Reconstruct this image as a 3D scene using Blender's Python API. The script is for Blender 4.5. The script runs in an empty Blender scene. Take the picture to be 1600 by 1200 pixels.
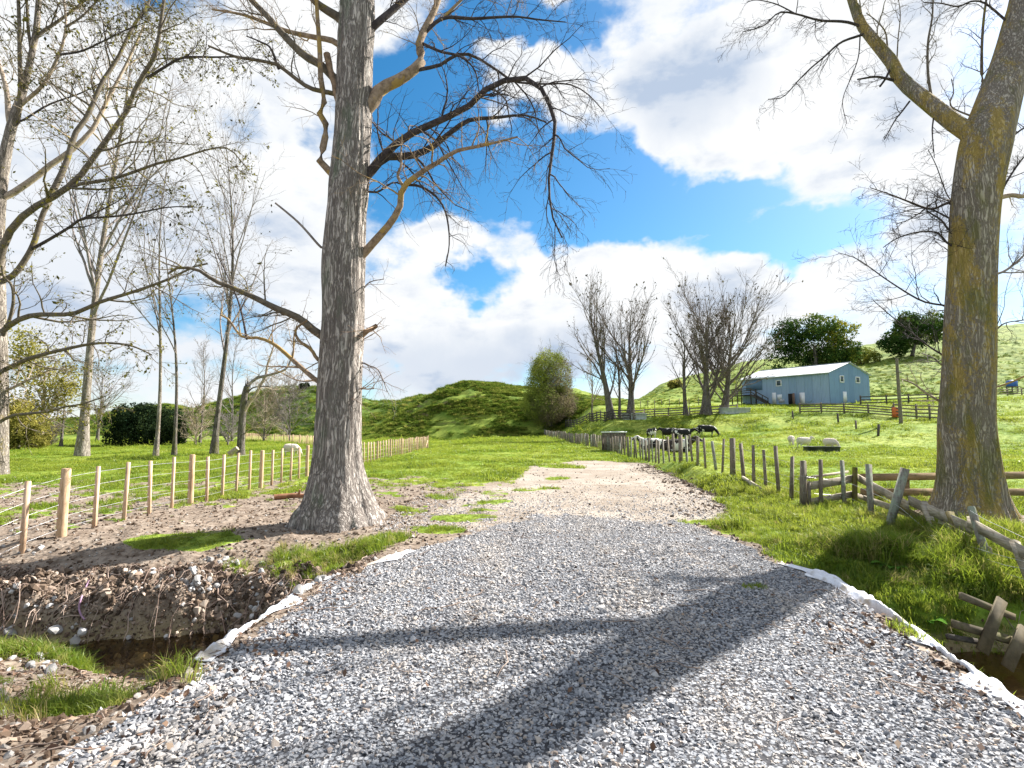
import bpy, bmesh, math, random
import numpy as np
from mathutils import Vector, Matrix, Quaternion

random.seed(7)
RNG = np.random.default_rng(7)
scene = bpy.context.scene
COL = scene.collection
R = math.radians

# ------------------------------------------------------------------ camera
F = 822.2
PITCH = math.atan(80.0 / F)
CAMZ = 1.7
cp, sp = math.cos(PITCH), math.sin(PITCH)
cam_data = bpy.data.cameras.new('camera')
cam = bpy.data.objects.new('camera', cam_data)
COL.objects.link(cam)
cam.location = (0, 0, CAMZ)
cam.rotation_euler = (math.pi / 2 + PITCH, 0, 0)
cam_data.sensor_width = 36.0
cam_data.lens = 36.0 * F / 1600.0
cam_data.clip_start = 0.05
cam_data.clip_end = 6000
scene.camera = cam


def ray(px, py):
    cx = (px - 800.0) / F
    cy = (600.0 - py) / F
    return np.array([cx, cp - cy * sp, sp + cy * cp])


def at(px, py, D):
    """the point whose distance along +Y is D and which is seen at (px, py)"""
    d = ray(px, py)
    return np.array([0, 0, CAMZ]) + d * (D / d[1])


# ------------------------------------------------------------------ noise
def _hash(ix, iy, iz, seed):
    h = (ix.astype(np.int64) * 374761393 + iy.astype(np.int64) * 668265263
         + iz.astype(np.int64) * 2147483647 + seed * 974711) & 0xFFFFFFFF
    h = ((h ^ (h >> 13)) * 1274126177) & 0xFFFFFFFF
    h = ((h ^ (h >> 16)) * 2246822519) & 0xFFFFFFFF
    return ((h ^ (h >> 15)) & 0xFFFFFF) / float(0xFFFFFF)


def vnoise(x, y, z=None, seed=0):
    x = np.asarray(x, float); y = np.asarray(y, float)
    z = np.zeros_like(x) if z is None else np.asarray(z, float)
    ix, iy, iz = np.floor(x), np.floor(y), np.floor(z)
    fx, fy, fz = x - ix, y - iy, z - iz
    fx = fx * fx * (3 - 2 * fx); fy = fy * fy * (3 - 2 * fy); fz = fz * fz * (3 - 2 * fz)
    out = 0
    for dx in (0, 1):
        wx = fx if dx else 1 - fx
        for dy in (0, 1):
            wy = fy if dy else 1 - fy
            for dz in (0, 1):
                wz = fz if dz else 1 - fz
                out = out + wx * wy * wz * _hash(ix + dx, iy + dy, iz + dz, seed)
    return out


def fbm(x, y, z=None, oct=4, seed=0):
    a, s, t = 1.0, 0.0, 0.0
    x = np.asarray(x, float); y = np.asarray(y, float)
    z = np.zeros_like(x) if z is None else np.asarray(z, float)
    for i in range(oct):
        s = s + a * vnoise(x, y, z, seed + i * 17); t += a
        x, y, z = x * 2.03, y * 2.03, z * 2.03
        a *= 0.5
    return s / t


def sst(a, b, x):
    t = np.clip((np.asarray(x, float) - a) / (b - a), 0, 1)
    return t * t * (3 - 2 * t)


# ------------------------------------------------------------------ terrain
def px2u(p):
    return (np.asarray(p, float) - 800.0) / F


def _ridge(tab):
    t = np.array(tab, float)
    # the pitched camera: slope of the sight line at each column
    us, ss = [], []
    for p, row in t:
        d = ray(p, row)
        us.append(d[0] / d[1]); ss.append(d[2] / d[1])
    return np.array(us), np.array(ss)


RIGHT_RIDGE = _ridge([(760, 660), (800, 640), (820, 615), (860, 606), (900, 608), (940, 620), (990, 630), (1030, 602), (1060, 590), (1110, 581),
                      (1160, 566), (1250, 556), (1340, 542), (1380, 533), (1440, 525), (1500, 514), (1600, 506),
                      (1800, 490), (2300, 470)])
MOUND = _ridge([(490, 690), (560, 683), (590, 668), (620, 650), (660, 625), (700, 604), (735, 597), (770, 599), (820, 606), (880, 616),
                (920, 640), (960, 685)])
LEFT_RIDGE = _ridge([(-900, 640), (-300, 640), (0, 662), (60, 660), (130, 654), (200, 640), (260, 632), (300, 640), (380, 618), (430, 608), (490, 606),
                     (540, 610), (580, 628), (620, 627), (660, 618), (720, 640), (790, 684)])
RIGHT_R, MOUND_R, LEFT_R = 175.0, 118.0, 240.0


def edge_x(y):           # left lip of the grassy bank along the track
    return np.interp(y, [8, 10, 12, 16, 20, 25, 30], [3.9, 4.4, 4.9, 5.6, 6.0, 6.3, 6.6]) + 0.35 * (vnoise(y * 1.3, y * 0) - .5)


def H(x, y, detail=True):
    x = np.asarray(x, float); y = np.asarray(y, float)
    yy = np.maximum(y, 0.0)
    c = 0.018 * np.clip(yy - 9, 0, 85)
    c = c * (1 - 0.42 * sst(-3, -9, x))
    r = np.interp(yy, [0, 9, 12, 14, 16, 20, 30, 40, 50, 57, 63, 75, 90, 120, 400],
                  [-.05, -.05, 0.0, .18, .36, .62, .62, .66, 1.15, 1.75, 3.5, 5.2, 6.6, 9, 30])
    r = r + np.clip(x - 20, 0, 45) * np.interp(yy, [25, 38, 49, 75], [0, 0, .09, .035])
    xb = edge_x(yy)
    wid = 0.7 + 0.13 * np.clip(yy - 20, 0, 60)
    w = sst(0, 1, (x - xb) / wid)
    h = c * (1 - w) + r * w
    h = h + 0.5 * (fbm(x * .06, y * .06, seed=3) - .5) * sst(12, 40, yy)
    # far hills
    u = x / np.maximum(yy, 20.0)
    far = sst(70, 95, yy)
    if np.any(far > 0):
        nz = (fbm(x * .03, y * .03, seed=9, oct=5) - .5)
        us, ss = RIGHT_RIDGE
        zr = CAMZ + RIGHT_R * np.interp(u, us, ss)
        t = np.clip((yy - 85) / (RIGHT_R - 85), 0, 1)
        h85 = np.interp(85.0, [75, 90], [5.2, 6.6])
        start = c * (1 - w) + r * w
        start = np.minimum(start, 8.0)
        hr = start + (zr - start) * t ** 1.1 + nz * 5.0 * np.sin(np.pi * np.clip(t, 0, 1))
        hr = np.where(yy > RIGHT_R, zr - (yy - RIGHT_R) * 0.06, hr)
        wr = sst(0.02, 0.10, u) * sst(85, 97, yy)
        h = h * (1 - wr) + hr * wr
        us, ss = LEFT_RIDGE
        zl = CAMZ + LEFT_R * np.interp(u, us, ss)
        t = np.clip((yy - 190) / (LEFT_R - 190), 0, 1)
        hl = h + (zl - h) * np.sin(t * np.pi / 2) ** 1.15 + nz * 7.0 * np.sin(np.pi * t)
        hl = np.where(yy > LEFT_R, zl - (yy - LEFT_R) * 0.05, hl)
        wl = sst(0.03, -0.03, u) * sst(130, 150, yy)
        h = h * (1 - wl) + np.maximum(hl, h - 60) * wl
        us, ss = MOUND
        zm = CAMZ + MOUND_R * np.interp(u, us, ss)
        t = np.clip((yy - 93) / (MOUND_R - 93), 0, 1)
        prof = np.sin(t * np.pi / 2) ** 0.95
        back = np.clip((yy - MOUND_R) / 40.0, 0, 1)
        zm2 = h + (zm - h) * prof * (1 - sst(0, 1, back)) + nz * 2.5 * np.sin(np.pi * t)
        wm = sst(px2u(480), px2u(560), u) * sst(px2u(975), px2u(910), u)
        h = np.where((wm > 0) & (yy > 90), h + np.maximum(zm2 - h, 0) * wm, h)
        # sheep tracks: small terraces on the steep faces
        steep = sst(93, 100, yy) * (0.35 + 0.65 * fbm(x * .05, y * .05, seed=31))
        ph = h / 1.05 + 2.2 * fbm(x * .10, y * .10, seed=21) + 1.1 * fbm(x * .45, y * .45, seed=22)
        fr = ph - np.floor(ph)
        gate = sst(.40, .60, fbm(x * .16, y * .30, seed=24))
        h = h + steep * gate * 1.0 * (np.where(fr < .72, fr / .72, (1 - fr) / .28) - .5) * sst(420, 200, yy)
        h = h + steep * 1.1 * (fbm(x * .30, y * .40, seed=23, oct=4) - .5)
    # second reach of the stream, far left
    d2 = np.abs(y - (33 + 0.12 * (x + 28) + 1.2 * np.sin(x * .35)))
    h = h - 0.75 * sst(1.5, .5, d2) * sst(-20, -23, x)
    # the stream channel under the crossing
    ys = np.interp(x, [-16, -9, -6.5, -5, -3.6, -2, 2, 4, 6, 9, 14], [7.6, 6.6, 6.25, 6.3, 6.6, 6.4, 6.0, 5.75, 5.7, 5.3, 4.6])
    rough = (fbm(x * 1.6, y * 1.6, seed=5) - .5)
    d = y - ys + 0.25 * rough
    bed = -1.06 + 0.12 * (fbm(x * 3, y * 3, seed=8) - .5)
    farb = np.where(x < 0, sst(.40, .95, d), sst(.70, 1.12, d))
    farb2 = np.where(x < 0, sst(.9, 3.3, d), sst(1.2, 2.6, d))
    no = np.interp(x, [-7, -5.0, -4.2, -3.4, 2, 3.2, 5, 8], [-.12, -.12, .45, .9, 1.0, 2.0, 1.9, 1.5])
    nearb = sst(no, no + .75, -d)
    nearb2 = sst(no + .5, no + 2.7, -d)
    hf = bed + (-0.36 - bed) * farb + (h + 0.36) * farb2
    lv = np.where(x < 0, -0.58, -.45)
    hn = bed + (lv - bed) * nearb + (h - lv) * nearb2
    chan = np.where(d > 0, np.minimum(hf, h), np.minimum(hn, h))
    chan = np.where((d > 3.4) | (d < -6), h, chan)
    # rough cut bank
    bankz = sst(.2, .6, d) * sst(2.2, 1.0, d) * (x < 0)
    chan = chan + bankz * 0.40 * (fbm(x * 2.2, y * 2.2, seed=12) - .5) + bankz * .20 * (vnoise(x * 6, y * 6, seed=14) - .5) + bankz * .14 * (vnoise(x * 14, y * 14, seed=15) - .5)
    # the gravel crossing fills it
    xl = np.interp(y, [-10, 3, 6.5, 8], [-2.9, -2.35, -2.15, -1.9])
    xr = np.interp(y, [-10, 3.2, 6.2, 8], [3.0, 3.12, 3.62, 3.5])
    j = .16 * (vnoise(y * 1.4, x * 0, seed=2) - .5)
    p = sst(-.55, -.05, x - xl + j) * sst(.5, .04, x - xr + j)
    h = h * p + chan * (1 - p)
    if detail:
        near = sst(60, 8, yy)
        pad = p * (yy < 10.5)
        trk = sst(9, 11, yy) * sst(29, 26, yy) * sst(-2, -.5, x) * (1 - w)
        k = 1 - .75 * np.maximum(pad, trk)
        h = h + near * k * (0.11 * (fbm(x * .9, y * .9, seed=41) - .5) + 0.06 * (fbm(x * 4.1, y * 4.1, seed=42, oct=3) - .5))
        h = h + .03 * pad * (fbm(x * .8, y * .5, seed=44) - .5)
    return h


def ground_hit(px, py):
    d = ray(px, py)
    ts = np.concatenate([np.linspace(1.2, 30, 3000), np.geomspace(30, 600, 5000)])
    P = np.array([0, 0, CAMZ]) + d[None] * (ts / d[1])[:, None]
    below = P[:, 2] < H(P[:, 0], P[:, 1])
    i = int(np.argmax(below)) if below.any() else len(ts) - 1
    return P[i]


def Hs(x, y):
    return float(H(np.array([x]), np.array([y]))[0])


def on_ground(x, y, dz=0.0):
    return np.array([x, y, Hs(x, y) + dz])


GRASS_SEED = 77


def masks(x, y):
    """grass, gravel, pale-dirt cover of the ground, each 0..1"""
    x = np.asarray(x, float); y = np.asarray(y, float)
    n1 = fbm(x * .45, y * .45, seed=51)
    n2 = fbm(x * 1.7, y * 1.7, seed=52)
    n3 = fbm(x * 5.5, y * 5.5, seed=53, oct=3)
    nn = np.clip(.5 + 1.9 * ((.35 * n1 + .4 * n2 + .25 * n3) - .5), 0, 1)
    xl = np.interp(y, [-8, 3, 4.2, 6.5, 7.3, 9, 10.5], [-2.5, -2.3, -2.25, -2.2, -1.75, -1.0, -.6]) + (n2 - .5) * .7
    xr = np.interp(y, [-8, 2, 3.3, 6.2, 8, 10.5], [3.3, 3.15, 3.12, 3.62, 3.55, 3.3]) + (n2 - .5) * .5
    gravel = sst(-.12, .12, x - xl) * sst(.12, -.12, x - xr) * sst(11.1, 10.0, y + (n2 - .5) * 3.4)
    xb = edge_x(y)
    rb = np.where(y < 10, xr + .1, np.where(y < 11.5, xr + .2 + (xb - xr - .2) * (y - 10) / 1.5, xb))
    xl2 = np.interp(y, [9, 12, 20, 28], [-1.3, -1.3, -.7, .3])
    fy = 27.0 + (n1 - .5) * 5
    pale = sst(-1.2, 1.0, x - xl2 + (n2 - .5) * 2.6) * sst(.5, -.5, x - rb + (n2 - .5)) * sst(fy + .8, fy - .8, y) * sst(9.6, 10.6, y + (n2 - .5) * 1.5)
    # wanted probability of grass
    g = np.zeros_like(x)
    right = sst(-.1, .35, x - rb + (n3 - .5) * .5)
    g = np.maximum(g, right)
    far = sst(fy - .3, fy + .6, y)
    g = np.maximum(g, far)

    wx = 1.1 * (fbm(x * 1.1, y * 1.1, seed=55) - .5); wy = 1.1 * (fbm(x * 1.1 + 9, y * 1.1, seed=56) - .5)

    def blob(cx, cy, rx, ry):
        q = ((x + wx * min(1, rx) - cx) / rx) ** 2 + ((y + wy * min(1, ry) * 1.2 - cy) / ry) ** 2
        return np.clip(1.25 * (1 - q), 0, .80)
    left = x < xl2 + .3
    gl = np.interp(y, [0, 3, 5, 7, 8, 10, 13, 16, 20, 24], [.25, .27, .18, .05, .20, .30, .37, .50, .74, 1.0])
    gl = np.where(x < -7.6, np.interp(y, [7, 9, 13, 18, 24], [.25, .47, .50, .55, 1.0]), gl)
    for b in ((-5.4, 5.80, 1.1, .24), (-2.6, 8.35, 1.1, .75), (-5.6, 8.95, 1.35, .6), (-1.4, 9.6, .7, .5), (-3.1, 4.0, .5, .3), (-1.0, 10.8, .8, .5), (-4.3, 3.3, .6, .35)):
        gl = np.maximum(gl, blob(*b))
    gl = np.where((x < xl2 + 1.0), gl, 0)
    g = np.maximum(g, gl)
    for b in ((.9, 15.6, 1.0, .5), (2.2, 24, 1.2, 1.2), (3.9, 10.2, 1.2, .45), (1.6, 18.8, .5, .6), (-.2, 13.2, .5, .4), (1.1, 26, 1.5, 1.0), (2.72, 6.05, .17, .15)):
        g = np.maximum(g, blob(*b) * .9)
    gm = sst(-.13, .13, g - nn)
    gm = np.where(g > .985, 1.0, gm)
    gm = gm * (1 - gravel * (1 - blob(2.72, 6.05, .17, .15)))
    gm = gm * (1 - sst(3.65, 3.85, x) * sst(4.0, 4.3, y) * sst(6.55, 6.35, y + (n2 - .5) * .5))
    gm = gm * (1 - sst(-1.9, -2.1, x) * sst(6.0, 6.2, y) * sst(7.7, 7.3, y + (n2 - .5) * .6))
    # bare soil around the big trunks and on the cut bank
    for (tx, ty, tr) in ((-3.46, 10.4, 1.5), (9.7, 11.2, 1.2)):
        gm = gm * sst(tr * .6, tr * 1.15, np.hypot(x - tx, y - ty) + (n2 - .5))
    return gm, gravel, pale * (1 - gravel)


# ------------------------------------------------------------------ mesh helpers
def mesh_np(name, V, faces, smooth=False):
    """faces: list of int arrays (n,k)"""
    me = bpy.data.meshes.new(name)
    V = np.ascontiguousarray(V, dtype=np.float32)
    me.vertices.add(len(V)); me.vertices.foreach_set('co', V.ravel())
    faces = [np.asarray(f, np.int32) for f in faces if len(f)]
    loops = np.concatenate([f.ravel() for f in faces])
    starts, s = [], 0
    for f in faces:
        starts.append(s + np.arange(len(f)) * f.shape[1]); s += f.size
    starts = np.concatenate(starts).astype(np.int32)
    me.loops.add(len(loops)); me.loops.foreach_set('vertex_index', loops)
    me.polygons.add(len(starts)); me.polygons.foreach_set('loop_start', starts)
    if smooth:
        me.polygons.foreach_set('use_smooth', np.ones(len(starts), bool))
    me.update(calc_edges=True)
    me.validate()
    return me


class Geo:
    def __init__(self):
        self.V = []; self.Q = []; self.T = []; self.n = 0; self.N = []

    def add(self, V, quads=None, tris=None):
        V = np.asarray(V, float).reshape(-1, 3)
        if quads is not None and len(quads): self.Q.append(np.asarray(quads, int) + self.n)
        if tris is not None and len(tris): self.T.append(np.asarray(tris, int) + self.n)
        self.V.append(V); self.n += len(V)

    def box(self, c, size, M=None, jit=0.0):
        s = np.array([[x, y, z] for x in (-.5, .5) for y in (-.5, .5) for z in (-.5, .5)]) * np.array(size)
        if jit: s = s + RNG.normal(0, jit, s.shape)
        if M is not None: s = s @ np.asarray(M).T
        q = [(0, 1, 3, 2), (4, 6, 7, 5), (0, 4, 5, 1), (2, 3, 7, 6), (0, 2, 6, 4), (1, 5, 7, 3)]
        self.add(s + np.asarray(c), q)

    def beam(self, a, b, w, h, up=(0, 0, 1), jit=0.0, bev=0.0):
        """a plank from a to b: width w across, h along `up`"""
        a = np.asarray(a, float); b = np.asarray(b, float)
        t = b - a; L = np.linalg.norm(t); t = t / L
        up = np.asarray(up, float)
        s = np.cross(t, up); s /= np.linalg.norm(s)
        u2 = np.cross(s, t)
        M = np.stack([t, s, u2], axis=1)
        self.box((a + b) / 2, (L, w, h), M, jit)

    def tubes(self, P, Rr, k=5, cap=False):
        """P (M,N,3), Rr (M,N)"""
        P = np.asarray(P, float); Rr = np.asarray(Rr, float)
        if P.ndim == 2: P = P[None]; Rr = Rr[None]
        M_, N, _ = P.shape
        T = np.gradient(P, axis=1)
        T /= np.linalg.norm(T, axis=2, keepdims=True) + 1e-9
        ref = np.where(np.abs(T[:, :1, 2:3]) > .9, np.array([1.0, 0, 0]), np.array([0, 0, 1.0]))
        ref = np.broadcast_to(ref, T.shape)
        S = np.cross(T, ref); S /= np.linalg.norm(S, axis=2, keepdims=True) + 1e-9
        U = np.cross(S, T)
        ang = np.arange(k) * 2 * math.pi / k
        ring = (P[:, :, None] + Rr[:, :, None, None] * (np.cos(ang)[None, None, :, None] * S[:, :, None]
                                                        + np.sin(ang)[None, None, :, None] * U[:, :, None]))
        V = ring.reshape(-1, 3)
        m, n, i = np.meshgrid(np.arange(M_), np.arange(N - 1), np.arange(k), indexing='ij')
        b = (m * N + n) * k
        j = (i + 1) % k
        q = np.stack([b + i, b + j, b + k + j, b + k + i], -1).reshape(-1, 4)
        base = self.n
        self.add(V, q)
        if cap:
            for end in (0, N - 1):
                for m in range(M_):
                    c = P[m, end]
                    rr = ring[m, end]
                    off = 1e-4
                    vv = np.vstack([rr, c[None]])
                    tr = [(ii, (ii + 1) % k, k) for ii in range(k)]
                    if end == 0: tr = [(b_, a_, c_) for a_, b_, c_ in tr]
                    self.add(vv, None, tr)

    def mesh(self, name, smooth=False):
        V = np.concatenate(self.V)
        fs = []
        if self.Q: fs.append(np.concatenate(self.Q))
        if self.T: fs.append(np.concatenate(self.T))
        return mesh_np(name, V, fs, smooth)


def tag(o, label=None, cat=None, group=None, kind=None):
    if label: o['label'] = label
    if cat: o['category'] = cat
    if group: o['group'] = group
    if kind: o['kind'] = kind
    return o


def obj(name, data, mat=None, parent=None, loc=None):
    o = bpy.data.objects.new(name, data)
    COL.objects.link(o)
    if mat is not None:
        data.materials.clear(); data.materials.append(mat)
    if parent is not None: o.parent = parent
    if loc is not None: o.location = tuple(float(v) for v in loc)
    return o


def build(name, geo, mat, parent=None, smooth=False, org=None):
    """link a Geo given in world space; with a parent the mesh is stored relative to that parent's location"""
    if org is None and parent is not None: org = np.array(parent.location)
    if org is not None:
        geo.V = [v - np.asarray(org) for v in geo.V]
    o = obj(name, geo.mesh(name, smooth), mat, parent)
    if parent is None and org is not None: o.location = tuple(float(v) for v in org)
    return o


def empty(name, loc, label, cat, group=None):
    o = bpy.data.objects.new(name, None)
    o.empty_display_size = .2
    COL.objects.link(o)
    o.location = tuple(float(v) for v in loc)
    return tag(o, label, cat, group)


def resample(pts, n):
    """smooth (Catmull-Rom) polyline through pts, n points evenly spaced"""
    P = np.asarray(pts, float)
    if len(P) > 2:
        Q = np.vstack([2 * P[0] - P[1], P, 2 * P[-1] - P[-2]])
        out = []
        for i in range(1, len(Q) - 2):
            t = np.linspace(0, 1, 8, endpoint=False)[:, None]
            p0, p1, p2, p3 = Q[i - 1], Q[i], Q[i + 1], Q[i + 2]
            out.append(.5 * (2 * p1 + (p2 - p0) * t + (2 * p0 - 5 * p1 + 4 * p2 - p3) * t ** 2 + (3 * p1 - p0 - 3 * p2 + p3) * t ** 3))
        P = np.vstack(out + [P[-1:]])
    s = np.concatenate([[0], np.cumsum(np.linalg.norm(np.diff(P, axis=0), axis=1))])
    q = np.linspace(0, s[-1], n)
    return np.stack([np.interp(q, s, P[:, k]) for k in range(P.shape[1])], 1)


# ------------------------------------------------------------------ node helpers
class NT:
    def __init__(self, nt):
        self.nt = nt

    def n(self, t, **kw):
        nd = self.nt.nodes.new(t)
        for k, v in kw.items(): setattr(nd, k, v)
        return nd

    def put(self, sock, v):
        if isinstance(v, bpy.types.NodeSocket): self.nt.links.new(v, sock)
        elif v is not None:
            if isinstance(v, (tuple, list)) and sock.type == 'RGBA' and len(v) == 3: v = (*v, 1)
            sock.default_value = v

    def m(self, op, a, b=None, c=None, clamp=False):
        nd = self.n('ShaderNodeMath', operation=op, use_clamp=clamp)
        self.put(nd.inputs[0], a)
        if b is not None: self.put(nd.inputs[1], b)
        if c is not None: self.put(nd.inputs[2], c)
        return nd.outputs[0]

    def vm(self, op, a, b=None, out=0):
        nd = self.n('ShaderNodeVectorMath', operation=op)
        self.put(nd.inputs[0], a)
        if b is not None:
            self.put(nd.inputs[3 if op == 'SCALE' else 1], b)
        return nd.outputs[out]

    def mix(self, f, a, b, blend='MIX'):
        nd = self.n('ShaderNodeMix', data_type='RGBA', blend_type=blend)
        self.put(nd.inputs[0], f); self.put(nd.inputs[6], a); self.put(nd.inputs[7], b)
        return nd.outputs[2]

    def noise(self, vec, scale, detail=4, rough=.55, out=0, dist=0):
        nd = self.n('ShaderNodeTexNoise')
        if vec is not None: self.put(nd.inputs['Vector'], vec)
        nd.inputs['Scale'].default_value = scale; nd.inputs['Detail'].default_value = detail
        nd.inputs['Roughness'].default_value = rough; nd.inputs['Distortion'].default_value = dist
        return nd.outputs[out]

    def voro(self, vec, scale, out=0, feature='F1', rand=1):
        nd = self.n('ShaderNodeTexVoronoi', feature=feature)
        if vec is not None: self.put(nd.inputs['Vector'], vec)
        nd.inputs['Scale'].default_value = scale; nd.inputs['Randomness'].default_value = rand
        return nd.outputs[out]

    def map(self, vec, scale=(1, 1, 1), loc=(0, 0, 0), rot=(0, 0, 0)):
        nd = self.n('ShaderNodeMapping')
        self.put(nd.inputs[0], vec)
        nd.inputs['Scale'].default_value = scale; nd.inputs['Location'].default_value = loc; nd.inputs['Rotation'].default_value = rot
        return nd.outputs[0]

    def ss(self, x, a, b):
        nd = self.n('ShaderNodeMapRange', interpolation_type='SMOOTHSTEP')
        self.put(nd.inputs[0], x); nd.inputs[1].default_value = a; nd.inputs[2].default_value = b
        return nd.outputs[0]

    def ramp(self, f, stops):
        nd = self.n('ShaderNodeValToRGB')
        self.put(nd.inputs[0], f)
        cr = nd.color_ramp
        while len(cr.elements) < len(stops): cr.elements.new(.5)
        for e, (p, c) in zip(cr.elements, stops):
            e.position = p; e.color = (*c, 1)
        return nd.outputs[0]

    def bump(self, h, strength=.5, dist=.02):
        nd = self.n('ShaderNodeBump')
        self.put(nd.inputs['Height'], h); nd.inputs['Strength'].default_value = strength; nd.inputs['Distance'].default_value = dist
        return nd.outputs[0]

    def attr(self, name, out='Fac'):
        return self.n('ShaderNodeAttribute', attribute_name=name).outputs[out]

    def coord(self, which='Object'):
        return self.n('ShaderNodeTexCoord').outputs[which]

    def pos(self):
        return self.n('ShaderNodeNewGeometry').outputs['Position']

    def rnd(self):
        return self.n('ShaderNodeObjectInfo').outputs['Random']

    def sep(self, v):
        return self.n('ShaderNodeSeparateXYZ') if v is None else self._sep(v)

    def _sep(self, v):
        nd = self.n('ShaderNodeSeparateXYZ'); self.put(nd.inputs[0], v); return nd.outputs


def material(name):
    m = bpy.data.materials.new(name); m.use_nodes = True
    nt = m.node_tree; nt.nodes.clear()
    out = nt.nodes.new('ShaderNodeOutputMaterial')
    return m, NT(nt), out


def principled(T, out, col, rough=.8, normal=None, spec=.3, metal=0.0, **kw):
    p = T.n('ShaderNodeBsdfPrincipled')
    T.put(p.inputs['Base Color'], col); T.put(p.inputs['Roughness'], rough); T.put(p.inputs['Metallic'], metal)
    p.inputs['Specular IOR Level'].default_value = spec
    if normal is not None: T.put(p.inputs['Normal'], normal)
    for k, v in kw.items(): T.put(p.inputs[k], v)
    T.nt.links.new(p.outputs[0], out.inputs[0])
    return p


def simple(name, c1, c2, scale=6, rough=.8, stretch=(1, 1, 1), bump=.3, bd=.01, spec=.3, metal=0.0, coord='Object', rndmix=0.0, c3=None, s3=2.0):
    m, T, out = material(name)
    v = T.map(T.coord(coord), stretch)
    n = T.noise(v, scale, 6, .6)
    c = T.mix(T.ss(n, .3, .7), c1, c2)
    if c3 is not None:
        c = T.mix(T.ss(T.noise(v, s3, 4, .6), .5, .62), c, c3)
    if rndmix:
        c = T.mix(rndmix, c, T.mix(T.rnd(), tuple(x * .45 for x in c1), tuple(min(1, x * 1.7) for x in c2)))
    principled(T, out, c, rough, T.bump(n, bump, bd), spec, metal)
    return m
# ------------------------------------------------------------------ light
AZ, EL = R(56), R(38.5)
SUN = Vector((math.sin(AZ) * math.cos(EL), math.cos(AZ) * math.cos(EL), math.sin(EL)))
sl = bpy.data.lights.new('sun', 'SUN'); sl.energy = 4.4; sl.angle = R(.55); sl.color = (1.0, .955, .89)
so = bpy.data.objects.new('sun', sl); COL.objects.link(so)
so.rotation_euler = SUN.to_track_quat('Z', 'Y').to_euler()
so.location = (30, 30, 40)

world = bpy.data.worlds.new('World'); scene.world = world; world.use_nodes = True
wt = world.node_tree; wt.nodes.clear(); T = NT(wt)
wout = wt.nodes.new('ShaderNodeOutputWorld')
bg = wt.nodes.new('ShaderNodeBackground'); bg.inputs[1].default_value = SKY_STRENGTH = 0.12
sky = T.n('ShaderNodeTexSky', sky_type='NISHITA', sun_disc=False)
sky.sun_elevation = EL; sky.sun_rotation = AZ; sky.altitude = 50; sky.air_density = 1.0; sky.dust_density = .6; sky.ozone_density = 3.0
dirv = T.coord('Generated')
dirn = T.vm('NORMALIZE', dirv)
wn = T.noise(T.vm('MULTIPLY', dirn, (1, 1, 1.5)), 3.2, 3, .6, out=1)
wn = T.vm('SCALE', T.vm('SUBTRACT', wn, (.5, .5, .5)), .22)
wn2 = T.noise(dirn, 11, 4, .62, out=1)
wn2 = T.vm('SCALE', T.vm('SUBTRACT', wn2, (.5, .5, .5)), .10)
dw = T.vm('ADD', dirn, T.vm('ADD', wn, wn2))
sx = T._sep(dw)
az = T.m('ARCTAN2', sx[0], sx[1])
el = T.m('ARCSINE', T.m('MAXIMUM', T.m('MINIMUM', T._sep(T.vm('NORMALIZE', dw))[2], 1.0), -1.0))


def sky_blob(px, py, rx, ry, w, rot=0.0):
    d = ray(px, py); d = d / np.linalg.norm(d)
    a0 = math.atan2(d[0], d[1]); e0 = math.asin(d[2])
    d1 = ray(px + rx, py); d2 = ray(px, py - ry)
    ra = abs(math.atan2(d1[0], d1[1]) - a0); re = abs(math.asin(d2[2] / np.linalg.norm(d2)) - e0)
    da = T.m('SUBTRACT', az, a0); de = T.m('SUBTRACT', el, e0)
    if rot:
        c, s = math.cos(rot), math.sin(rot)
        da, de = T.m('ADD', T.m('MULTIPLY', da, c), T.m('MULTIPLY', de, s)), T.m('SUBTRACT', T.m('MULTIPLY', de, c), T.m('MULTIPLY', da, s))
    q = T.m('ADD', T.m('POWER', T.m('DIVIDE', da, ra), 2.0), T.m('POWER', T.m('DIVIDE', de, re), 2.0))
    return T.m('MULTIPLY', T.m('MAXIMUM', T.m('SUBTRACT', 1.0, q), 0.0), w)


cov = T.noise(T.vm('MULTIPLY', dirn, (1, 1, 1.9)), 4.2, 10, .60)
cov = T.m('ADD', T.m('MULTIPLY', T.m('SUBTRACT', cov, .5), 2.3), .66)
SKYBLOBS = [
    # blue gaps
    (925, 300, 150, 105, -.75), (760, 260, 180, 100, -.50), (650, 150, 110, 170, -.60), (820, 10, 170, 60, -.65),
    (1210, 370, 150, 46, -.50), (1090, 312, 170, 48, -.42), (770, 445, 90, 48, -.48), (640, 300, 90, 90, -.3),
    (1490, 90, 55, 75, -.35), (360, 190, 70, 60, -.22), (1330, 350, 110, 40, -.22),
    # cloud masses
    (420, 60, 130, 200, .35), (430, 330, 120, 140, .30), (1060, 210, 120, 50, .22),
    (800, 120, 100, 90, .55), (1180, 130, 330, 170, .6), (700, 390, 80, 55, .5), (960, 410, 130, 55, .45), (1060, 470, 400, 85, .45),
    (200, 300, 380, 380, .45), (720, 520, 320, 90, .4), (1500, 330, 160, 140, .5), (1330, 230, 220, 80, .35),
]
tot = cov
for b in SKYBLOBS: tot = T.m('ADD', tot, sky_blob(*b))
cm = T.ss(tot, .34, .84)
sh1 = T.noise(T.vm('ADD', T.vm('MULTIPLY', dirn, (1, 1, 2.2)), (.3, .1, .06)), 5.2, 7, .55)
shade = T.m('MULTIPLY', T.ss(sh1, .47, .66), T.ss(tot, .66, 1.15))
gr = sky_blob(1080, 130, 160, 130, .6); gr2 = sky_blob(760, 575, 330, 75, .6); gr3 = sky_blob(880, 540, 120, 60, .35)
gr4 = sky_blob(200, 420, 330, 260, .34)
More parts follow.
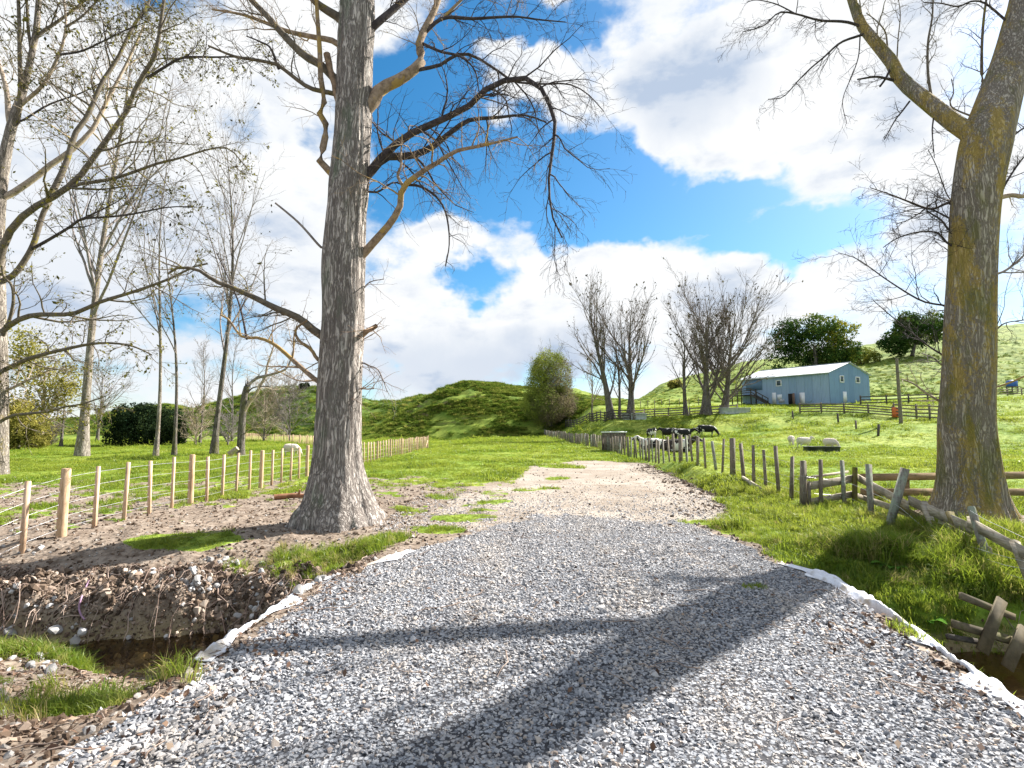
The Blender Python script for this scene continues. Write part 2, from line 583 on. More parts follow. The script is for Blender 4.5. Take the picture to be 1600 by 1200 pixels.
shade = T.m('MINIMUM', T.m('ADD', T.m('MULTIPLY', shade, .75), T.m('ADD', T.m('ADD', gr, gr2), T.m('ADD', gr3, gr4))), 1.0)
K = 1.0 / SKY_STRENGTH
CW = .305
white = tuple(K * CW * v for v in (.97, .985, 1.0)); grey = tuple(K * CW * v for v in (.50, .60, .76))
cc = T.mix(shade, (*white, 1), (*grey, 1))
hs = T.n('ShaderNodeHueSaturation'); T.put(hs.inputs['Color'], sky.outputs[0]); hs.inputs['Saturation'].default_value = 1.35; hs.inputs['Hue'].default_value = .49; hs.inputs['Value'].default_value = SKYV = .44
T.put(bg.inputs[0], T.mix(cm, hs.outputs[0], cc))
wt.links.new(bg.outputs[0], wout.inputs[0])

scene.view_settings.view_transform = 'Standard'
scene.view_settings.look = 'None'
scene.view_settings.exposure = 1.78
scene.view_settings.gamma = 1.0
scene.render.engine = 'CYCLES'
scene.cycles.use_denoising = True
scene.cycles.max_bounces = 5
scene.cycles.diffuse_bounces = 3
scene.cycles.transparent_max_bounces = 8

# ------------------------------------------------------------------ materials
GRASS_A, GRASS_B, GRASS_C = (.158, .240, .028), (.295, .330, .055), (.080, .160, .020)


def grass_col(T, pos):
    a = T.ss(T.noise(pos, .22, 5, .6), .35, .68)
    b = T.ss(T.noise(pos, 2.6, 5, .65), .35, .7)
    c = T.mix(a, GRASS_A, GRASS_B)
    return T.mix(T.m('MULTIPLY', b, .6), c, GRASS_C)


def make_ground_mat():
    m, T, out = material('ground')
    pos = T.pos()
    ga, va, pa = T.attr('grass'), T.attr('gravel'), T.attr('pale')
    fine = T.noise(pos, 9, 6, .65); mid = T.noise(pos, 2.2, 5, .6); big = T.noise(pos, .5, 4, .6)
    clod = T.voro(pos, 16)
    soil = T.mix(T.ss(fine, .3, .7), (.105, .078, .058), (.275, .22, .172))
    soil = T.mix(T.m('MULTIPLY', T.ss(mid, .45, .7), .55), soil, (.35, .295, .24))
    soil = T.mix(T.m('MULTIPLY', T.ss(T.noise(pos, 28, 3, .6), .58, .68), .55), soil, (.045, .03, .02))
    pale = T.mix(T.ss(big, .35, .65), (.245, .205, .165), (.335, .295, .25))
    pale = T.mix(T.m('MULTIPLY', T.ss(mid, .5, .68), .65), pale, (.19, .14, .10))
    pale = T.mix(T.m('MULTIPLY', T.ss(T.noise(pos, 11, 4, .6), .57, .66), .7), pale, (.13, .09, .06))
    peb = T.voro(pos, 34, out=1); pebd = T.voro(pos, 34, out=0)
    pv = T._sep(peb)[0]
    gravel = T.mix(pv, (.13, .14, .16), (.40, .41, .43))
    gravel = T.mix(T.m('MULTIPLY', T.ss(mid, .52, .70), .45), gravel, (.42, .35, .28))
    gravel = T.mix(T.ss(pebd, .35, .65), gravel, (.05, .05, .055))
    g = grass_col(T, pos)
    gd = T.noise(T.map(pos, (1, 1, 1)), 14, 4, .7)
    g = T.mix(T.m('MULTIPLY', T.ss(gd, .5, .72), .55), g, (.035, .065, .010))
    # hill faces: dry and green patches, the green darkened to stand for shaded slopes
    dist = T._sep(pos)[1]
    slope = T._sep(T.n('ShaderNodeNewGeometry').outputs['Normal'])[2]
    hill = T.ss(dist, 80, 110)
    dry = T.mix(T.ss(T.noise(pos, .6, 5, .65), .35, .65), (.20, .235, .04), (.075, .13, .018))
    g = T.mix(T.m('MULTIPLY', hill, T.m('MULTIPLY', T.ss(T.noise(pos, .09, 5, .6), .30, .55), .85)), g, dry)
    scrub = T.m('MULTIPLY', T.ss(dist, 185, 200), T.ss(T._sep(pos)[0], 10, -10))  # far-left hill face painted darker green, as a slope in shade
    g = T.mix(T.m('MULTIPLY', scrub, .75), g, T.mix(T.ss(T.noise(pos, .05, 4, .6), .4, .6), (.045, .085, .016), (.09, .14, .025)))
    soilcut = T.mix(fine, (.12, .085, .05), (.24, .17, .10))
    g = T.mix(T.m('MULTIPLY', hill, T.ss(slope, .74, .62)), g, soilcut)
    edge = T.m('MULTIPLY', T.m('SUBTRACT', T.noise(pos, 7, 5, .7), .5), .9)
    base = T.mix(T.ss(T.m('ADD', pa, T.m('MULTIPLY', edge, .8)), .3, .7), soil, pale)
    base = T.mix(T.ss(T.m('ADD', va, edge), .35, .65), base, gravel)
    col = T.mix(T.ss(T.m('ADD', ga, edge), .38, .62), base, g)
    wet = T.ss(T._sep(pos)[2], -.45, -.85)
    near = T.ss(dist, 20, 12)
    wet = T.m('MULTIPLY', wet, near)
    col = T.mix(wet, col, T.mix(fine, (.10, .08, .045), (.36, .29, .18)))
    hgt = T.m('ADD', T.m('MULTIPLY', fine, .6), T.m('ADD', T.m('MULTIPLY', clod, .5), T.m('MULTIPLY', mid, .5)))
    principled(T, out, col, .92, T.bump(hgt, .55, .05), .12)
    return m


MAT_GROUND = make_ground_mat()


def make_grass_mat(name, tall=False, dead=False):
    m, T, out = material(name)
    pos = T.n('ShaderNodeObjectInfo').outputs['Location']
    c = grass_col(T, pos)
    r = T.rnd()
    c = T.mix(T.m('MULTIPLY', T.ss(r, .55, 1.0), .6), c, (.31, .34, .06))
    c = T.mix(T.m('MULTIPLY', T.ss(r, .35, .0), .55), c, (.045, .12, .014))
    if dead: c = T.mix(T.ss(r, .75, .95), c, (.42, .34, .16))
    d = T.n('ShaderNodeBsdfDiffuse'); T.put(d.inputs[0], c)
    t = T.n('ShaderNodeBsdfTranslucent'); T.put(t.inputs[0], T.mix(.35, c, (.40, .45, .03)))
    mx = T.n('ShaderNodeMixShader'); mx.inputs[0].default_value = .48
    T.nt.links.new(d.outputs[0], mx.inputs[1]); T.nt.links.new(t.outputs[0], mx.inputs[2])
    gl = T.n('ShaderNodeBsdfGlossy'); gl.inputs[0].default_value = (1, 1, 1, 1); gl.inputs[1].default_value = .35
    mx2 = T.n('ShaderNodeMixShader'); mx2.inputs[0].default_value = .012
    T.nt.links.new(mx.outputs[0], mx2.inputs[1]); T.nt.links.new(gl.outputs[0], mx2.inputs[2])
    T.nt.links.new(mx2.outputs[0], out.inputs[0])
    return m


MAT_GRASS = make_grass_mat('grass_blade')
MAT_GRASS_TALL = make_grass_mat('tall_grass_blade', dead=True)


def make_stone_mat():
    m, T, out = material('crushed_stone')
    r = T.rnd()
    c = T.ramp(r, [(0, (.085, .092, .108)), (.2, (.175, .18, .20)), (.5, (.31, .31, .325)), (.75, (.415, .415, .425)), (.87, (.40, .34, .285)), (.95, (.22, .155, .115)), (1, (.58, .57, .56))])
    n = T.noise(T.coord('Object'), 30, 4, .6)
    c = T.mix(T.m('MULTIPLY', T.ss(n, .4, .7), .30), c, (.5, .5, .5))
    loc = T.n('ShaderNodeObjectInfo').outputs['Location']
    dust = T.ss(T.noise(T.map(loc, (1.0, .45, 1)), 1.3, 5, .65), .50, .66)
    lx = T._sep(loc)[0]
    rut = T.m('ABSOLUTE', T.m('SUBTRACT', T.m('ABSOLUTE', T.m('SUBTRACT', lx, .55)), .85))
    rut = T.m('MULTIPLY', T.ss(rut, .42, .08), T.ss(T.noise(loc, .9, 4, .6), .35, .6))
    dust = T.m('MAXIMUM', dust, rut)
    c = T.mix(T.m('MULTIPLY', dust, .60), c, (.45, .395, .34))
    farr = T.ss(T._sep(loc)[1], 4.5, 10.5)
    c = T.mix(T.m('MULTIPLY', farr, .40), c, (.44, .405, .375))
    damp = T.ss(T.noise(T.map(loc, (1.0, .3, 1), (3, 1, 0)), 1.1, 4, .6), .58, .70)
    c = T.mix(T.m('MULTIPLY', damp, .35), c, (.16, .16, .175))
    principled(T, out, c, .72, T.bump(n, .2, .004), .35)
    return m


MAT_STONE = make_stone_mat()


def make_clod_mat():
    m, T, out = material('earth_clod')
    r = T.rnd()
    c = T.ramp(r, [(0, (.05, .034, .023)), (.45, (.115, .078, .054)), (.75, (.20, .148, .11)), (.9, (.29, .265, .24)), (1, (.42, .41, .395))])
    n = T.noise(T.coord('Object'), 25, 4, .6)
    principled(T, out, c, .9, T.bump(n, .4, .006), .15)
    return m


MAT_CLOD = make_clod_mat()

m, T, out = material('leaf_litter'); r_ = T.rnd()
principled(T, out, T.ramp(r_, [(0, (.05, .028, .018)), (.5, (.11, .062, .042)), (.8, (.20, .13, .085)), (1, (.36, .28, .21))]), .8, None, .2)
MAT_LITTER = m

# ------------------------------------------------------------------ the ground sheet
ys_ = list(np.arange(-8, 1.5, .25)) + list(np.arange(1.5, 14, .055))
v = 14.0
while v < 88: ys_.append(v); v *= 1.0115
while v < 132: ys_.append(v); v += .33
while v < 200: ys_.append(v); v += .8
while v < 2600: ys_.append(v); v *= 1.05
ys_ = np.array(ys_)
tt = np.linspace(-1, 1, 701)
us_ = 0.95 * tt + 1.75 * tt ** 5
YY, UU = np.meshgrid(ys_, us_, indexing='ij')
XX = UU * (np.maximum(YY, -6) + 9.0) * np.where(YY < 14, 1, 1)
ZZ = H(XX, YY)
V = np.stack([XX, YY, ZZ], -1).reshape(-1, 3)
ny, nx = XX.shape
gm, vm_, pm = masks(XX.ravel(), YY.ravel())
idx = np.arange(ny * nx).reshape(ny, nx)


def sheet(name, j0, j1):
    sub = idx[j0:j1]
    V2 = V[sub.ravel()]
    k = np.arange(sub.size).reshape(sub.shape)
    q = np.stack([k[:-1, :-1], k[:-1, 1:], k[1:, 1:], k[1:, :-1]], -1).reshape(-1, 4)
    me = mesh_np(name, V2, [q], True)
    for nm, arr in (('grass', gm), ('gravel', vm_), ('pale', pm)):
        a = me.attributes.new(nm, 'FLOAT', 'POINT')
        a.data.foreach_set('value', np.ascontiguousarray(arr[sub.ravel()], np.float32))
    o = obj(name, me, MAT_GROUND)
    tag(o, kind='structure')
    return o


jh = int(np.searchsorted(ys_, 90))
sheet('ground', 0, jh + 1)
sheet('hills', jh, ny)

# ------------------------------------------------------------------ water
m, T, out = material('stream_water')
nz = T.noise(T.map(T.pos(), (2, 3.2, 1)), 3.0, 4, .6)
p = principled(T, out, (.035, .03, .018), .06, T.bump(nz, .25, .03), .5)
tr = T.n('ShaderNodeBsdfTransparent'); tr.inputs[0].default_value = (.72, .58, .34, 1)
fr = T.n('ShaderNodeFresnel'); fr.inputs[0].default_value = 1.33
T.put(fr.inputs[1], T.bump(nz, .25, .03))
gl = T.n('ShaderNodeBsdfGlossy'); gl.inputs[1].default_value = .05; T.put(gl.inputs['Normal'], T.bump(nz, .25, .03))
mx = T.n('ShaderNodeMixShader'); T.put(mx.inputs[0], T.m('ADD', fr.outputs[0], .05)); T.nt.links.new(tr.outputs[0], mx.inputs[1]); T.nt.links.new(gl.outputs[0], mx.inputs[2])
T.nt.links.new(mx.outputs[0], out.inputs[0])
MAT_WATER = m
xs_w = np.linspace(-16, 14, 121)
yc = np.interp(xs_w, [-16, -9, -6.5, -5, -3.6, -2, 2, 4, 6, 9, 14], [7.6, 6.6, 6.25, 6.3, 6.6, 6.4, 6.0, 5.75, 5.7, 5.3, 4.6])
g = Geo()
offs = np.linspace(-3.1, 1.5, 13)
VV = np.stack([np.repeat(xs_w, 13), (yc[:, None] + offs[None]).ravel(), np.full(121 * 13, -.87)], -1)
k = np.arange(121 * 13).reshape(121, 13)
g.add(VV, np.stack([k[:-1, :-1], k[1:, :-1], k[1:, 1:], k[:-1, 1:]], -1).reshape(-1, 4))
w_o = build('water', g, MAT_WATER, smooth=True)
tag(w_o, kind='structure')


# ------------------------------------------------------------------ scattering
def proto_coll(name, meshes, mat):
    c = bpy.data.collections.new(name)
    for i, me in enumerate(meshes):
        me.materials.clear(); me.materials.append(mat)
        c.objects.link(bpy.data.objects.new('%s_%02d' % (name, i), me))
    return c


def scatter(name, P, rot, scl, coll, npro, label, cat):
    P = np.asarray(P, np.float32)
    me = bpy.data.meshes.new(name)
    me.vertices.add(len(P)); me.vertices.foreach_set('co', P.ravel())
    a = me.attributes.new('rot', 'FLOAT_VECTOR', 'POINT'); a.data.foreach_set('vector', np.ascontiguousarray(rot, np.float32).ravel())
    a = me.attributes.new('scl', 'FLOAT_VECTOR', 'POINT'); a.data.foreach_set('vector', np.ascontiguousarray(scl, np.float32).ravel())
    a = me.attributes.new('pick', 'INT', 'POINT'); a.data.foreach_set('value', RNG.integers(0, npro, len(P)).astype(np.int32))
    o = obj(name, me)
    ng = bpy.data.node_groups.new(name, 'GeometryNodeTree')
    ng.interface.new_socket('Geometry', in_out='INPUT', socket_type='NodeSocketGeometry')
    ng.interface.new_socket('Geometry', in_out='OUTPUT', socket_type='NodeSocketGeometry')
    N = ng.nodes.new; L = ng.links.new
    gi = N('NodeGroupInput'); go = N('NodeGroupOutput')
    ci = N('GeometryNodeCollectionInfo'); ci.inputs['Collection'].default_value = coll
    ci.inputs['Separate Children'].default_value = True; ci.inputs['Reset Children'].default_value = True
    ip = N('GeometryNodeInstanceOnPoints'); ip.inputs['Pick Instance'].default_value = True
    for nm, ty, sk in (('rot', 'FLOAT_VECTOR', 'Rotation'), ('scl', 'FLOAT_VECTOR', 'Scale'), ('pick', 'INT', 'Instance Index')):
        na = N('GeometryNodeInputNamedAttribute'); na.data_type = ty; na.inputs['Name'].default_value = nm
        L(na.outputs['Attribute'], ip.inputs[sk])
    L(gi.outputs[0], ip.inputs['Points']); L(ci.outputs[0], ip.inputs['Instance']); L(ip.outputs[0], go.inputs[0])
    md = o.modifiers.new('scatter', 'NODES'); md.node_group = ng
    tag(o, label, cat, kind='stuff')
    return o


def hull_stone(seed, flat=.55, n=13, elong=1.3):
    rg = np.random.default_rng(seed)
    bm = bmesh.new()
    p = rg.normal(size=(n, 3)); p /= np.linalg.norm(p, axis=1)[:, None]
    p *= np.array([.5 * elong, .5, .5 * flat]) * rg.uniform(.85, 1.1, (n, 1))
    for q in p: bm.verts.new(q)
    bmesh.ops.convex_hull(bm, input=bm.verts)
    me = bpy.data.meshes.new('stone'); bm.to_mesh(me); bm.free()
    return me


def grass_clump(seed, nb, h, rad, width, lean):
    rg = np.random.default_rng(seed)
    Vs, Qs, Ts = [], [], []
    for i in range(nb):
        a = rg.uniform(0, 2 * math.pi); r = rad * math.sqrt(rg.uniform())
        b = np.array([r * math.cos(a), r * math.sin(a), -.01])
        d = rg.uniform(0, 2 * math.pi); L = h * rg.uniform(.55, 1.15); ln = lean * rg.uniform(.2, 1.2)
        dv = np.array([math.cos(d), math.sin(d), 0]); sv = np.array([-math.sin(d), math.cos(d), 0]) * width * rg.uniform(.6, 1.2)
        p1 = b + dv * ln * L * .28 + np.array([0, 0, L * .55]); p2 = b + dv * ln * L * 1.0 + np.array([0, 0, L * (1 - .35 * ln)])
        o = len(Vs)
        Vs += [b - sv, b + sv, p1 + sv * .8, p1 - sv * .8, p2]
        Qs.append((o, o + 1, o + 2, o + 3)); Ts.append((o + 3, o + 2, o + 4))
    return mesh_np('clump', np.array(Vs), [np.array(Qs), np.array(Ts)])


STONES = proto_coll('gravel_stones', [hull_stone(i, f, 12, e) for i, (f, e) in enumerate([(.5, 1.3), (.65, 1.1), (.4, 1.5), (.8, 1.0), (.55, 1.6), (.7, 1.25)])], MAT_STONE)
CLODS = proto_coll('earth_clods', [hull_stone(20 + i, .7, 14, 1.1) for i in range(5)], MAT_CLOD)
m, T, out = material('dark_earth'); r_ = T.rnd()
n_ = T.noise(T.coord('Object'), 25, 4, .6)
principled(T, out, T.ramp(r_, [(0, (.05, .036, .026)), (.5, (.15, .108, .078)), (.8, (.26, .195, .15)), (1, (.42, .345, .28))]), .95, T.bump(n_, .4, .006), .1)
DCLODS = proto_coll('dark_clods', [hull_stone(50 + i, .7, 16, 1.2) for i in range(5)], m)
m, T, out = material('pale_cobble'); r_ = T.rnd()
principled(T, out, T.ramp(r_, [(0, (.22, .21, .20)), (.5, (.36, .35, .34)), (1, (.54, .52, .50))]), .7, T.bump(T.noise(T.coord('Object'), 20, 4, .6), .15, .006), .3)
COBBLES = proto_coll('cobble_stones', [hull_stone(70 + i, .75, 40, 1.2) for i in range(4)], m)
m, T, out = material('rank_tussock'); r_ = T.rnd()
cc_ = T.ramp(r_, [(0, (.06, .115, .016)), (.5, (.14, .205, .03)), (.8, (.25, .285, .05)), (1, (.36, .34, .09))])
dd_ = T.n('ShaderNodeBsdfDiffuse'); T.put(dd_.inputs[0], cc_); tt2 = T.n('ShaderNodeBsdfTranslucent'); T.put(tt2.inputs[0], cc_)
mx_ = T.n('ShaderNodeMixShader'); mx_.inputs[0].default_value = .35
T.nt.links.new(dd_.outputs[0], mx_.inputs[1]); T.nt.links.new(tt2.outputs[0], mx_.inputs[2]); T.nt.links.new(mx_.outputs[0], out.inputs[0])
TUSSOCK = proto_coll('tussock_clumps', [grass_clump(90 + i, 34, .34, .15, .009, .8) for i in range(6)], m)
GRASS = proto_coll('grass_clumps', [grass_clump(i, 26, .10, .11, .0042, .9) for i in range(6)], MAT_GRASS)
TALL = proto_coll('tall_grass_clumps', [grass_clump(40 + i, 30, .34, .13, .0055, .95) for i in range(6)], MAT_GRASS_TALL)


def eul(n, tilt=.25):
    return np.stack([RNG.normal(0, tilt, n), RNG.normal(0, tilt, n), RNG.uniform(0, 2 * math.pi, n)], -1)


def uni(x0, x1, y0, y1, n):
    return RNG.uniform(x0, x1, n), RNG.uniform(y0, y1, n)


# --- crushed stone of the driveway
NST = 150000
x, y = uni(-2.9, 4.1, 1.35, 11.2, NST)
keep = RNG.uniform(size=NST) < np.clip((3.4 / y) ** .55, .35, 1)
x, y = x[keep], y[keep]
_, gv, _ = masks(x, y)
k2 = gv > RNG.uniform(.10, .62, len(x))
x, y = x[k2], y[k2]
n = len(x)
big = np.clip(.45 + .75 * fbm(x * .9, y * .9, seed=61), .5, 1.1) + .5 * sst(2.3, 3.3, x) * sst(6.5, 5, y) + .35 * sst(-1.3, -2.1, x)
rut_ = sst(.42, .08, np.abs(np.abs(x - .55) - .85)) * sst(.35, .6, fbm(x * .5, y * .3, seed=67))
s = np.exp(RNG.normal(0, .40, n)) * .0200 * big * (1 - .28 * rut_) * (1 + .035 * np.clip(y - 4, 0, 8))
s = np.clip(s, .010, .085)
z = H(x, y) + s * .12
scatter('gravel', np.stack([x, y, z], -1), eul(n, .45), s[:, None] * RNG.uniform(.8, 1.25, (n, 3)), STONES, 6,
        'blue grey crushed stone spread thick over the driveway crossing', 'gravel')

xx = RNG.uniform(-2.5, 5.5, 16000); yy = 9.5 + np.abs(RNG.normal(0, 3.0, 16000))
g_, v_, p_ = masks(xx, yy)
k2 = (g_ < .4) & (RNG.uniform(size=16000) < .55 + .4 * (fbm(xx * .9, yy * .9, seed=66) > .5)); xx, yy = xx[k2], yy[k2]; n = len(xx)
s = np.clip(np.exp(RNG.normal(0, .4, n)) * .024, .01, .07)
scatter('spilled_gravel', np.stack([xx, yy, H(xx, yy) + s * .1], -1), eul(n, .45), s[:, None] * RNG.uniform(.8, 1.25, (n, 3)), STONES, 6,
        'loose grey chips thinning out over the pale dirt track', 'gravel')

# --- pebbles and clods on the bare ground
n0 = 70000
yy = np.exp(RNG.uniform(math.log(1.6), math.log(30), n0)); xx = RNG.uniform(-1.15, .75, n0) * (yy + 1.2)
g_, v_, p_ = masks(xx, yy)
keep = (g_ < .5) & (v_ < .3) & (RNG.uniform(size=n0) < np.where(p_ > .5, .10, .75))
xx, yy = xx[keep], yy[keep]
n = len(xx)
s = np.exp(RNG.normal(0, .55, n)) * .026 * (1 + .05 * np.clip(yy - 5, 0, 12))
s = np.clip(s, .01, .075)
scatter('earth_clods', np.stack([xx, yy, H(xx, yy) + s * .1], -1), eul(n, .6), s[:, None] * RNG.uniform(.7, 1.3, (n, 3)), CLODS, 5,
        'brown clods and pebbles strewn over the bare churned soil', 'soil clods')

# --- heavier clods on the cut face of the left bank and along the trodden edge of the track
xx = np.concatenate([RNG.uniform(-9.5, -1.9, 30000), np.zeros(2200)]); yy = np.concatenate([RNG.uniform(6.5, 8.0, 30000), RNG.uniform(11, 25, 2200)])
xx[30000:] = edge_x(yy[30000:]) - np.abs(RNG.normal(0, .6, 2200)) + .25
zz = H(xx, yy); n = len(xx)
s = np.clip(np.exp(RNG.normal(0, .55, n)) * .026, .010, .10) * np.where(yy > 10, 1.0, 1)
s = s * np.where(fbm(xx * 1.5, yy * 1.5, seed=63) > .5, 1.25, .7)
scatter('bank_clods', np.stack([xx, yy, zz + s * .15], -1), eul(n, .8), s[:, None] * RNG.uniform(.6, 1.4, (n, 3)), DCLODS, 5,
        'dark crumbled soil lumps on the cut stream bank and track edge', 'soil clods')
xx = RNG.uniform(-8, -2.2, 1500); yy = np.interp(xx, [-9, -6.5, -5, -3.6, -2], [6.6, 6.25, 6.3, 6.6, 6.4]) + RNG.normal(-.1, .4, 1500)
xs, ys2 = [xx], [yy]
for cx, cy, nn in ((310, 893, 40), (228, 912, 24), (342, 880, 24), (20, 940, 26), (392, 905, 16), (430, 925, 12), (60, 860, 8)):
    c = ground_hit(cx, cy)
    xs.append(RNG.normal(c[0], .16, nn)); ys2.append(RNG.normal(c[1], .10, nn))
xx, yy = np.concatenate(xs), np.concatenate(ys2); n = len(xx)
s = np.clip(np.exp(RNG.normal(0, .4, n)) * .055, .02, .13)
scatter('cobbles', np.stack([xx, yy, H(xx, yy) + s * .2], -1), eul(n, .6), s[:, None] * RNG.uniform(.7, 1.3, (n, 3)), COBBLES, 4,
        'pale rounded cobbles lying in heaps on the cut bank', 'cobbles')
# roots hanging down the cut face
g = Geo(); PR = []
for _ in range(240):
    x0, y0 = random.uniform(-9, -2.0), random.uniform(7.0, 8.0); L = random.uniform(.2, .8); a = random.gauss(-1.57, .6)
    pts = []
    for q in range(8):
        pts.append((x0, y0)); a += random.gauss(0, .35); x0 += math.cos(a) * L / 7; y0 += math.sin(a) * L / 9
    PR.append(pts)
PR = np.array(PR); zr_ = H(PR[..., 0], PR[..., 1]) + .03 + np.abs(RNG.normal(0, .02, PR.shape[:2]))
zr_[:, 1:] = .5 * (zr_[:, 1:] + zr_[:, :-1])
g.tubes(np.concatenate([PR, zr_[..., None]], -1), np.linspace(1, .4, 8)[None] * RNG.uniform(.003, .009, (len(PR), 1)), 4)
tag(build('bank_roots', g, simple('bare_root', (.20, .13, .10), (.44, .34, .28), 3, .8)), 'bare roots dangling from the cut earth bank', 'roots', kind='stuff')

# --- short pasture
n0 = 285000
yy = np.exp(RNG.uniform(math.log(2.0), math.log(85), n0)); xx = RNG.uniform(-1.75, 1.45, n0) * (yy + 1.0)
g_, v_, p_ = masks(xx, yy)
keep = g_ > RNG.uniform(.3, .8, n0)
xx, yy = xx[keep], yy[keep]
zz = H(xx, yy); ok = zz > -.9
xx, yy, zz = xx[ok], yy[ok], zz[ok]
n = len(xx)
tus = fbm(xx * .5, yy * .5, seed=71) * .6 + fbm(xx * 2.5, yy * 2.5, seed=72) * .4
s = (.45 + 1.1 * sst(.45, .7, tus)) * RNG.uniform(.75, 1.3, n) * np.interp(yy, [4, 12, 40, 85], [1.0, .95, 1.25, 2.0])
s = s * np.where((xx < 0) & (yy < 16), .8, 1.0)
wid_ = np.interp(yy, [4, 15, 40, 85], [1.0, 1.2, 2.0, 3.4])
scatter('pasture_grass', np.stack([xx, yy, zz], -1), eul(n, .15), np.stack([s * wid_, s * wid_, s], -1), GRASS, 6,
        'short bright green pasture grass over the paddocks', 'grass')

# --- rank tussocks on the mound and the right-hand hill
n0 = 46000
uu = RNG.uniform(px2u(540), px2u(1640), n0); yy = 90 + 60 * RNG.uniform(0, 1, n0) ** 1.5
uu[:26000] = RNG.uniform(px2u(560), px2u(950), 26000); yy[:26000] = RNG.uniform(92, 121, 26000)
uu[26000:34000] = RNG.uniform(px2u(-60), px2u(680), 8000); yy[26000:34000] = RNG.uniform(192, 243, 8000)
xx = uu * yy; zz = H(xx, yy)
keep = fbm(xx * .22, yy * .35, seed=75) > RNG.uniform(.32, .58, n0)
xx, yy, zz = xx[keep], yy[keep], zz[keep]; n = len(xx)
s = RNG.uniform(.45, 1.35, n) * np.where(xx > 12, .75, 1.0) * np.where(yy > 185, 2.6, 1.0)
scatter('hill_tussocks', np.stack([xx, yy, zz], -1), eul(n, .15), np.stack([s * 2.6, s * 2.6, s], -1), TUSSOCK, 6,
        'rank grass tussocks roughening the mound and the right hillside', 'tussocks')

# --- long grass on the right-hand bank and along the fence feet
n0 = 26000
xx, yy = uni(3.3, 13, 4.2, 14.5, n0)
g_, v_, p_ = masks(xx, yy)
zz = H(xx, yy)
dens = np.clip(.25 + sst(10.6, 8.6, yy) * .9, 0, 1) * sst(3.4, 4.3, xx) * sst(13, 8.5, xx)
bank = sst(-.93, -.7, zz)
lump = fbm(xx * 1.1, yy * 1.1, seed=81)
keep = (g_ > .5) & (RNG.uniform(size=n0) < dens * bank * (.35 + .9 * sst(.4, .62, lump)))
xx, yy, zz = xx[keep], yy[keep], zz[keep]
n = len(xx)
s = (.45 + .75 * sst(.4, .66, fbm(xx * 1.1, yy * 1.1, seed=81))) * RNG.uniform(.7, 1.25, n) * np.interp(yy, [5, 9, 12], [1.0, .9, .6])
scatter('long_grass', np.stack([xx, yy, zz], -1), eul(n, .25), np.stack([s, s, s], -1), TALL, 6,
        'rank long grass hanging over the right stream bank', 'long grass')
# --- sparse tufts left of the stream
n0 = 900
xx = np.concatenate([RNG.normal(-5.2, .6, 500), RNG.normal(-2.7, .6, 220), RNG.normal(-3.1, .3, 60)])
yy = np.concatenate([RNG.normal(5.85, .12, 500), RNG.normal(8.3, .28, 220), RNG.normal(4.0, .16, 60)])
zz = H(xx, yy); ok = (zz > -.85) & (xx < -1.9)
xx, yy, zz = xx[ok], yy[ok], zz[ok]; n = len(xx)
s = RNG.uniform(.35, .65, n)
scatter('stream_tufts', np.stack([xx, yy, zz], -1), eul(n, .25), np.stack([s, s, s], -1), TALL, 6,
        'bright green grass tufts along the near stream edge', 'grass tufts')

# --- roots, twigs and leaf litter
g = Geo()
TW = []
for reg, cnt in (((-9, -1.8, 2.2, 7.9), 750), ((-2.2, 3.3, 1.6, 9.5), 90), ((3.3, 7, 4.6, 8), 130), ((-6, 0, 9, 13), 120), ((7, 12, 9.5, 12), 140)):
    for _ in range(cnt):
        x0, y0 = random.uniform(reg[0], reg[1]), random.uniform(reg[2], reg[3])
        L = random.uniform(.08, .5); a = random.uniform(0, 6.28)
        pts = []
        for q in range(5):
            pts.append((x0, y0))
            a += random.gauss(0, .5); x0 += math.cos(a) * L / 4; y0 += math.sin(a) * L / 4
        TW.append(pts)
TW = np.array(TW)
TZ = H(TW[..., 0], TW[..., 1]) + .012 + np.abs(RNG.normal(0, .012, TW.shape[:2]))
P = np.concatenate([TW, TZ[..., None]], -1)
rr = np.linspace(1, .5, 5)[None] * RNG.uniform(.002, .006, (len(P), 1))
g.tubes(P, rr, 4)
MAT_TWIG = simple('fallen_twig', (.16, .11, .085), (.42, .33, .27), 3, .8)
tag(build('twig_litter', g, MAT_TWIG), 'thin twigs and roots strewn over the bank and gravel', 'twigs', kind='stuff')
lq = []
for i in range(4):
    rg = np.random.default_rng(i)
    lq.append(mesh_np('leaf', np.array([[-.5, 0, 0], [-.1, .28, .1], [.5, 0, rg.uniform(-.1, .2)], [-.1, -.28, .1]]), [np.array([[0, 3, 2, 1]])]))
LEAVES = proto_coll('litter_leaves', lq, MAT_LITTER)
n0 = 9000
xx = np.concatenate([RNG.uniform(-9, -1.7, 4200), RNG.uniform(-2.3, 4, 500), RNG.normal(3.2, .35, 500), RNG.uniform(3.6, 12, 1200)])
yy = np.concatenate([RNG.uniform(2.2, 8.2, 4200), RNG.uniform(1.6, 10, 500), RNG.uniform(2.3, 5.2, 500), RNG.uniform(5, 12.5, 1200)])
zz = H(xx, yy); ok = zz > -.9
xx, yy, zz = xx[ok], yy[ok], zz[ok]; n = len(xx)
s = RNG.uniform(.025, .065, n)
scatter('leaf_litter', np.stack([xx, yy, zz + .02], -1), eul(n, .5), np.stack([s, s, s], -1), LEAVES, 4,
        'dry brown leaves caught on the bank and among the stones', 'dead leaves')
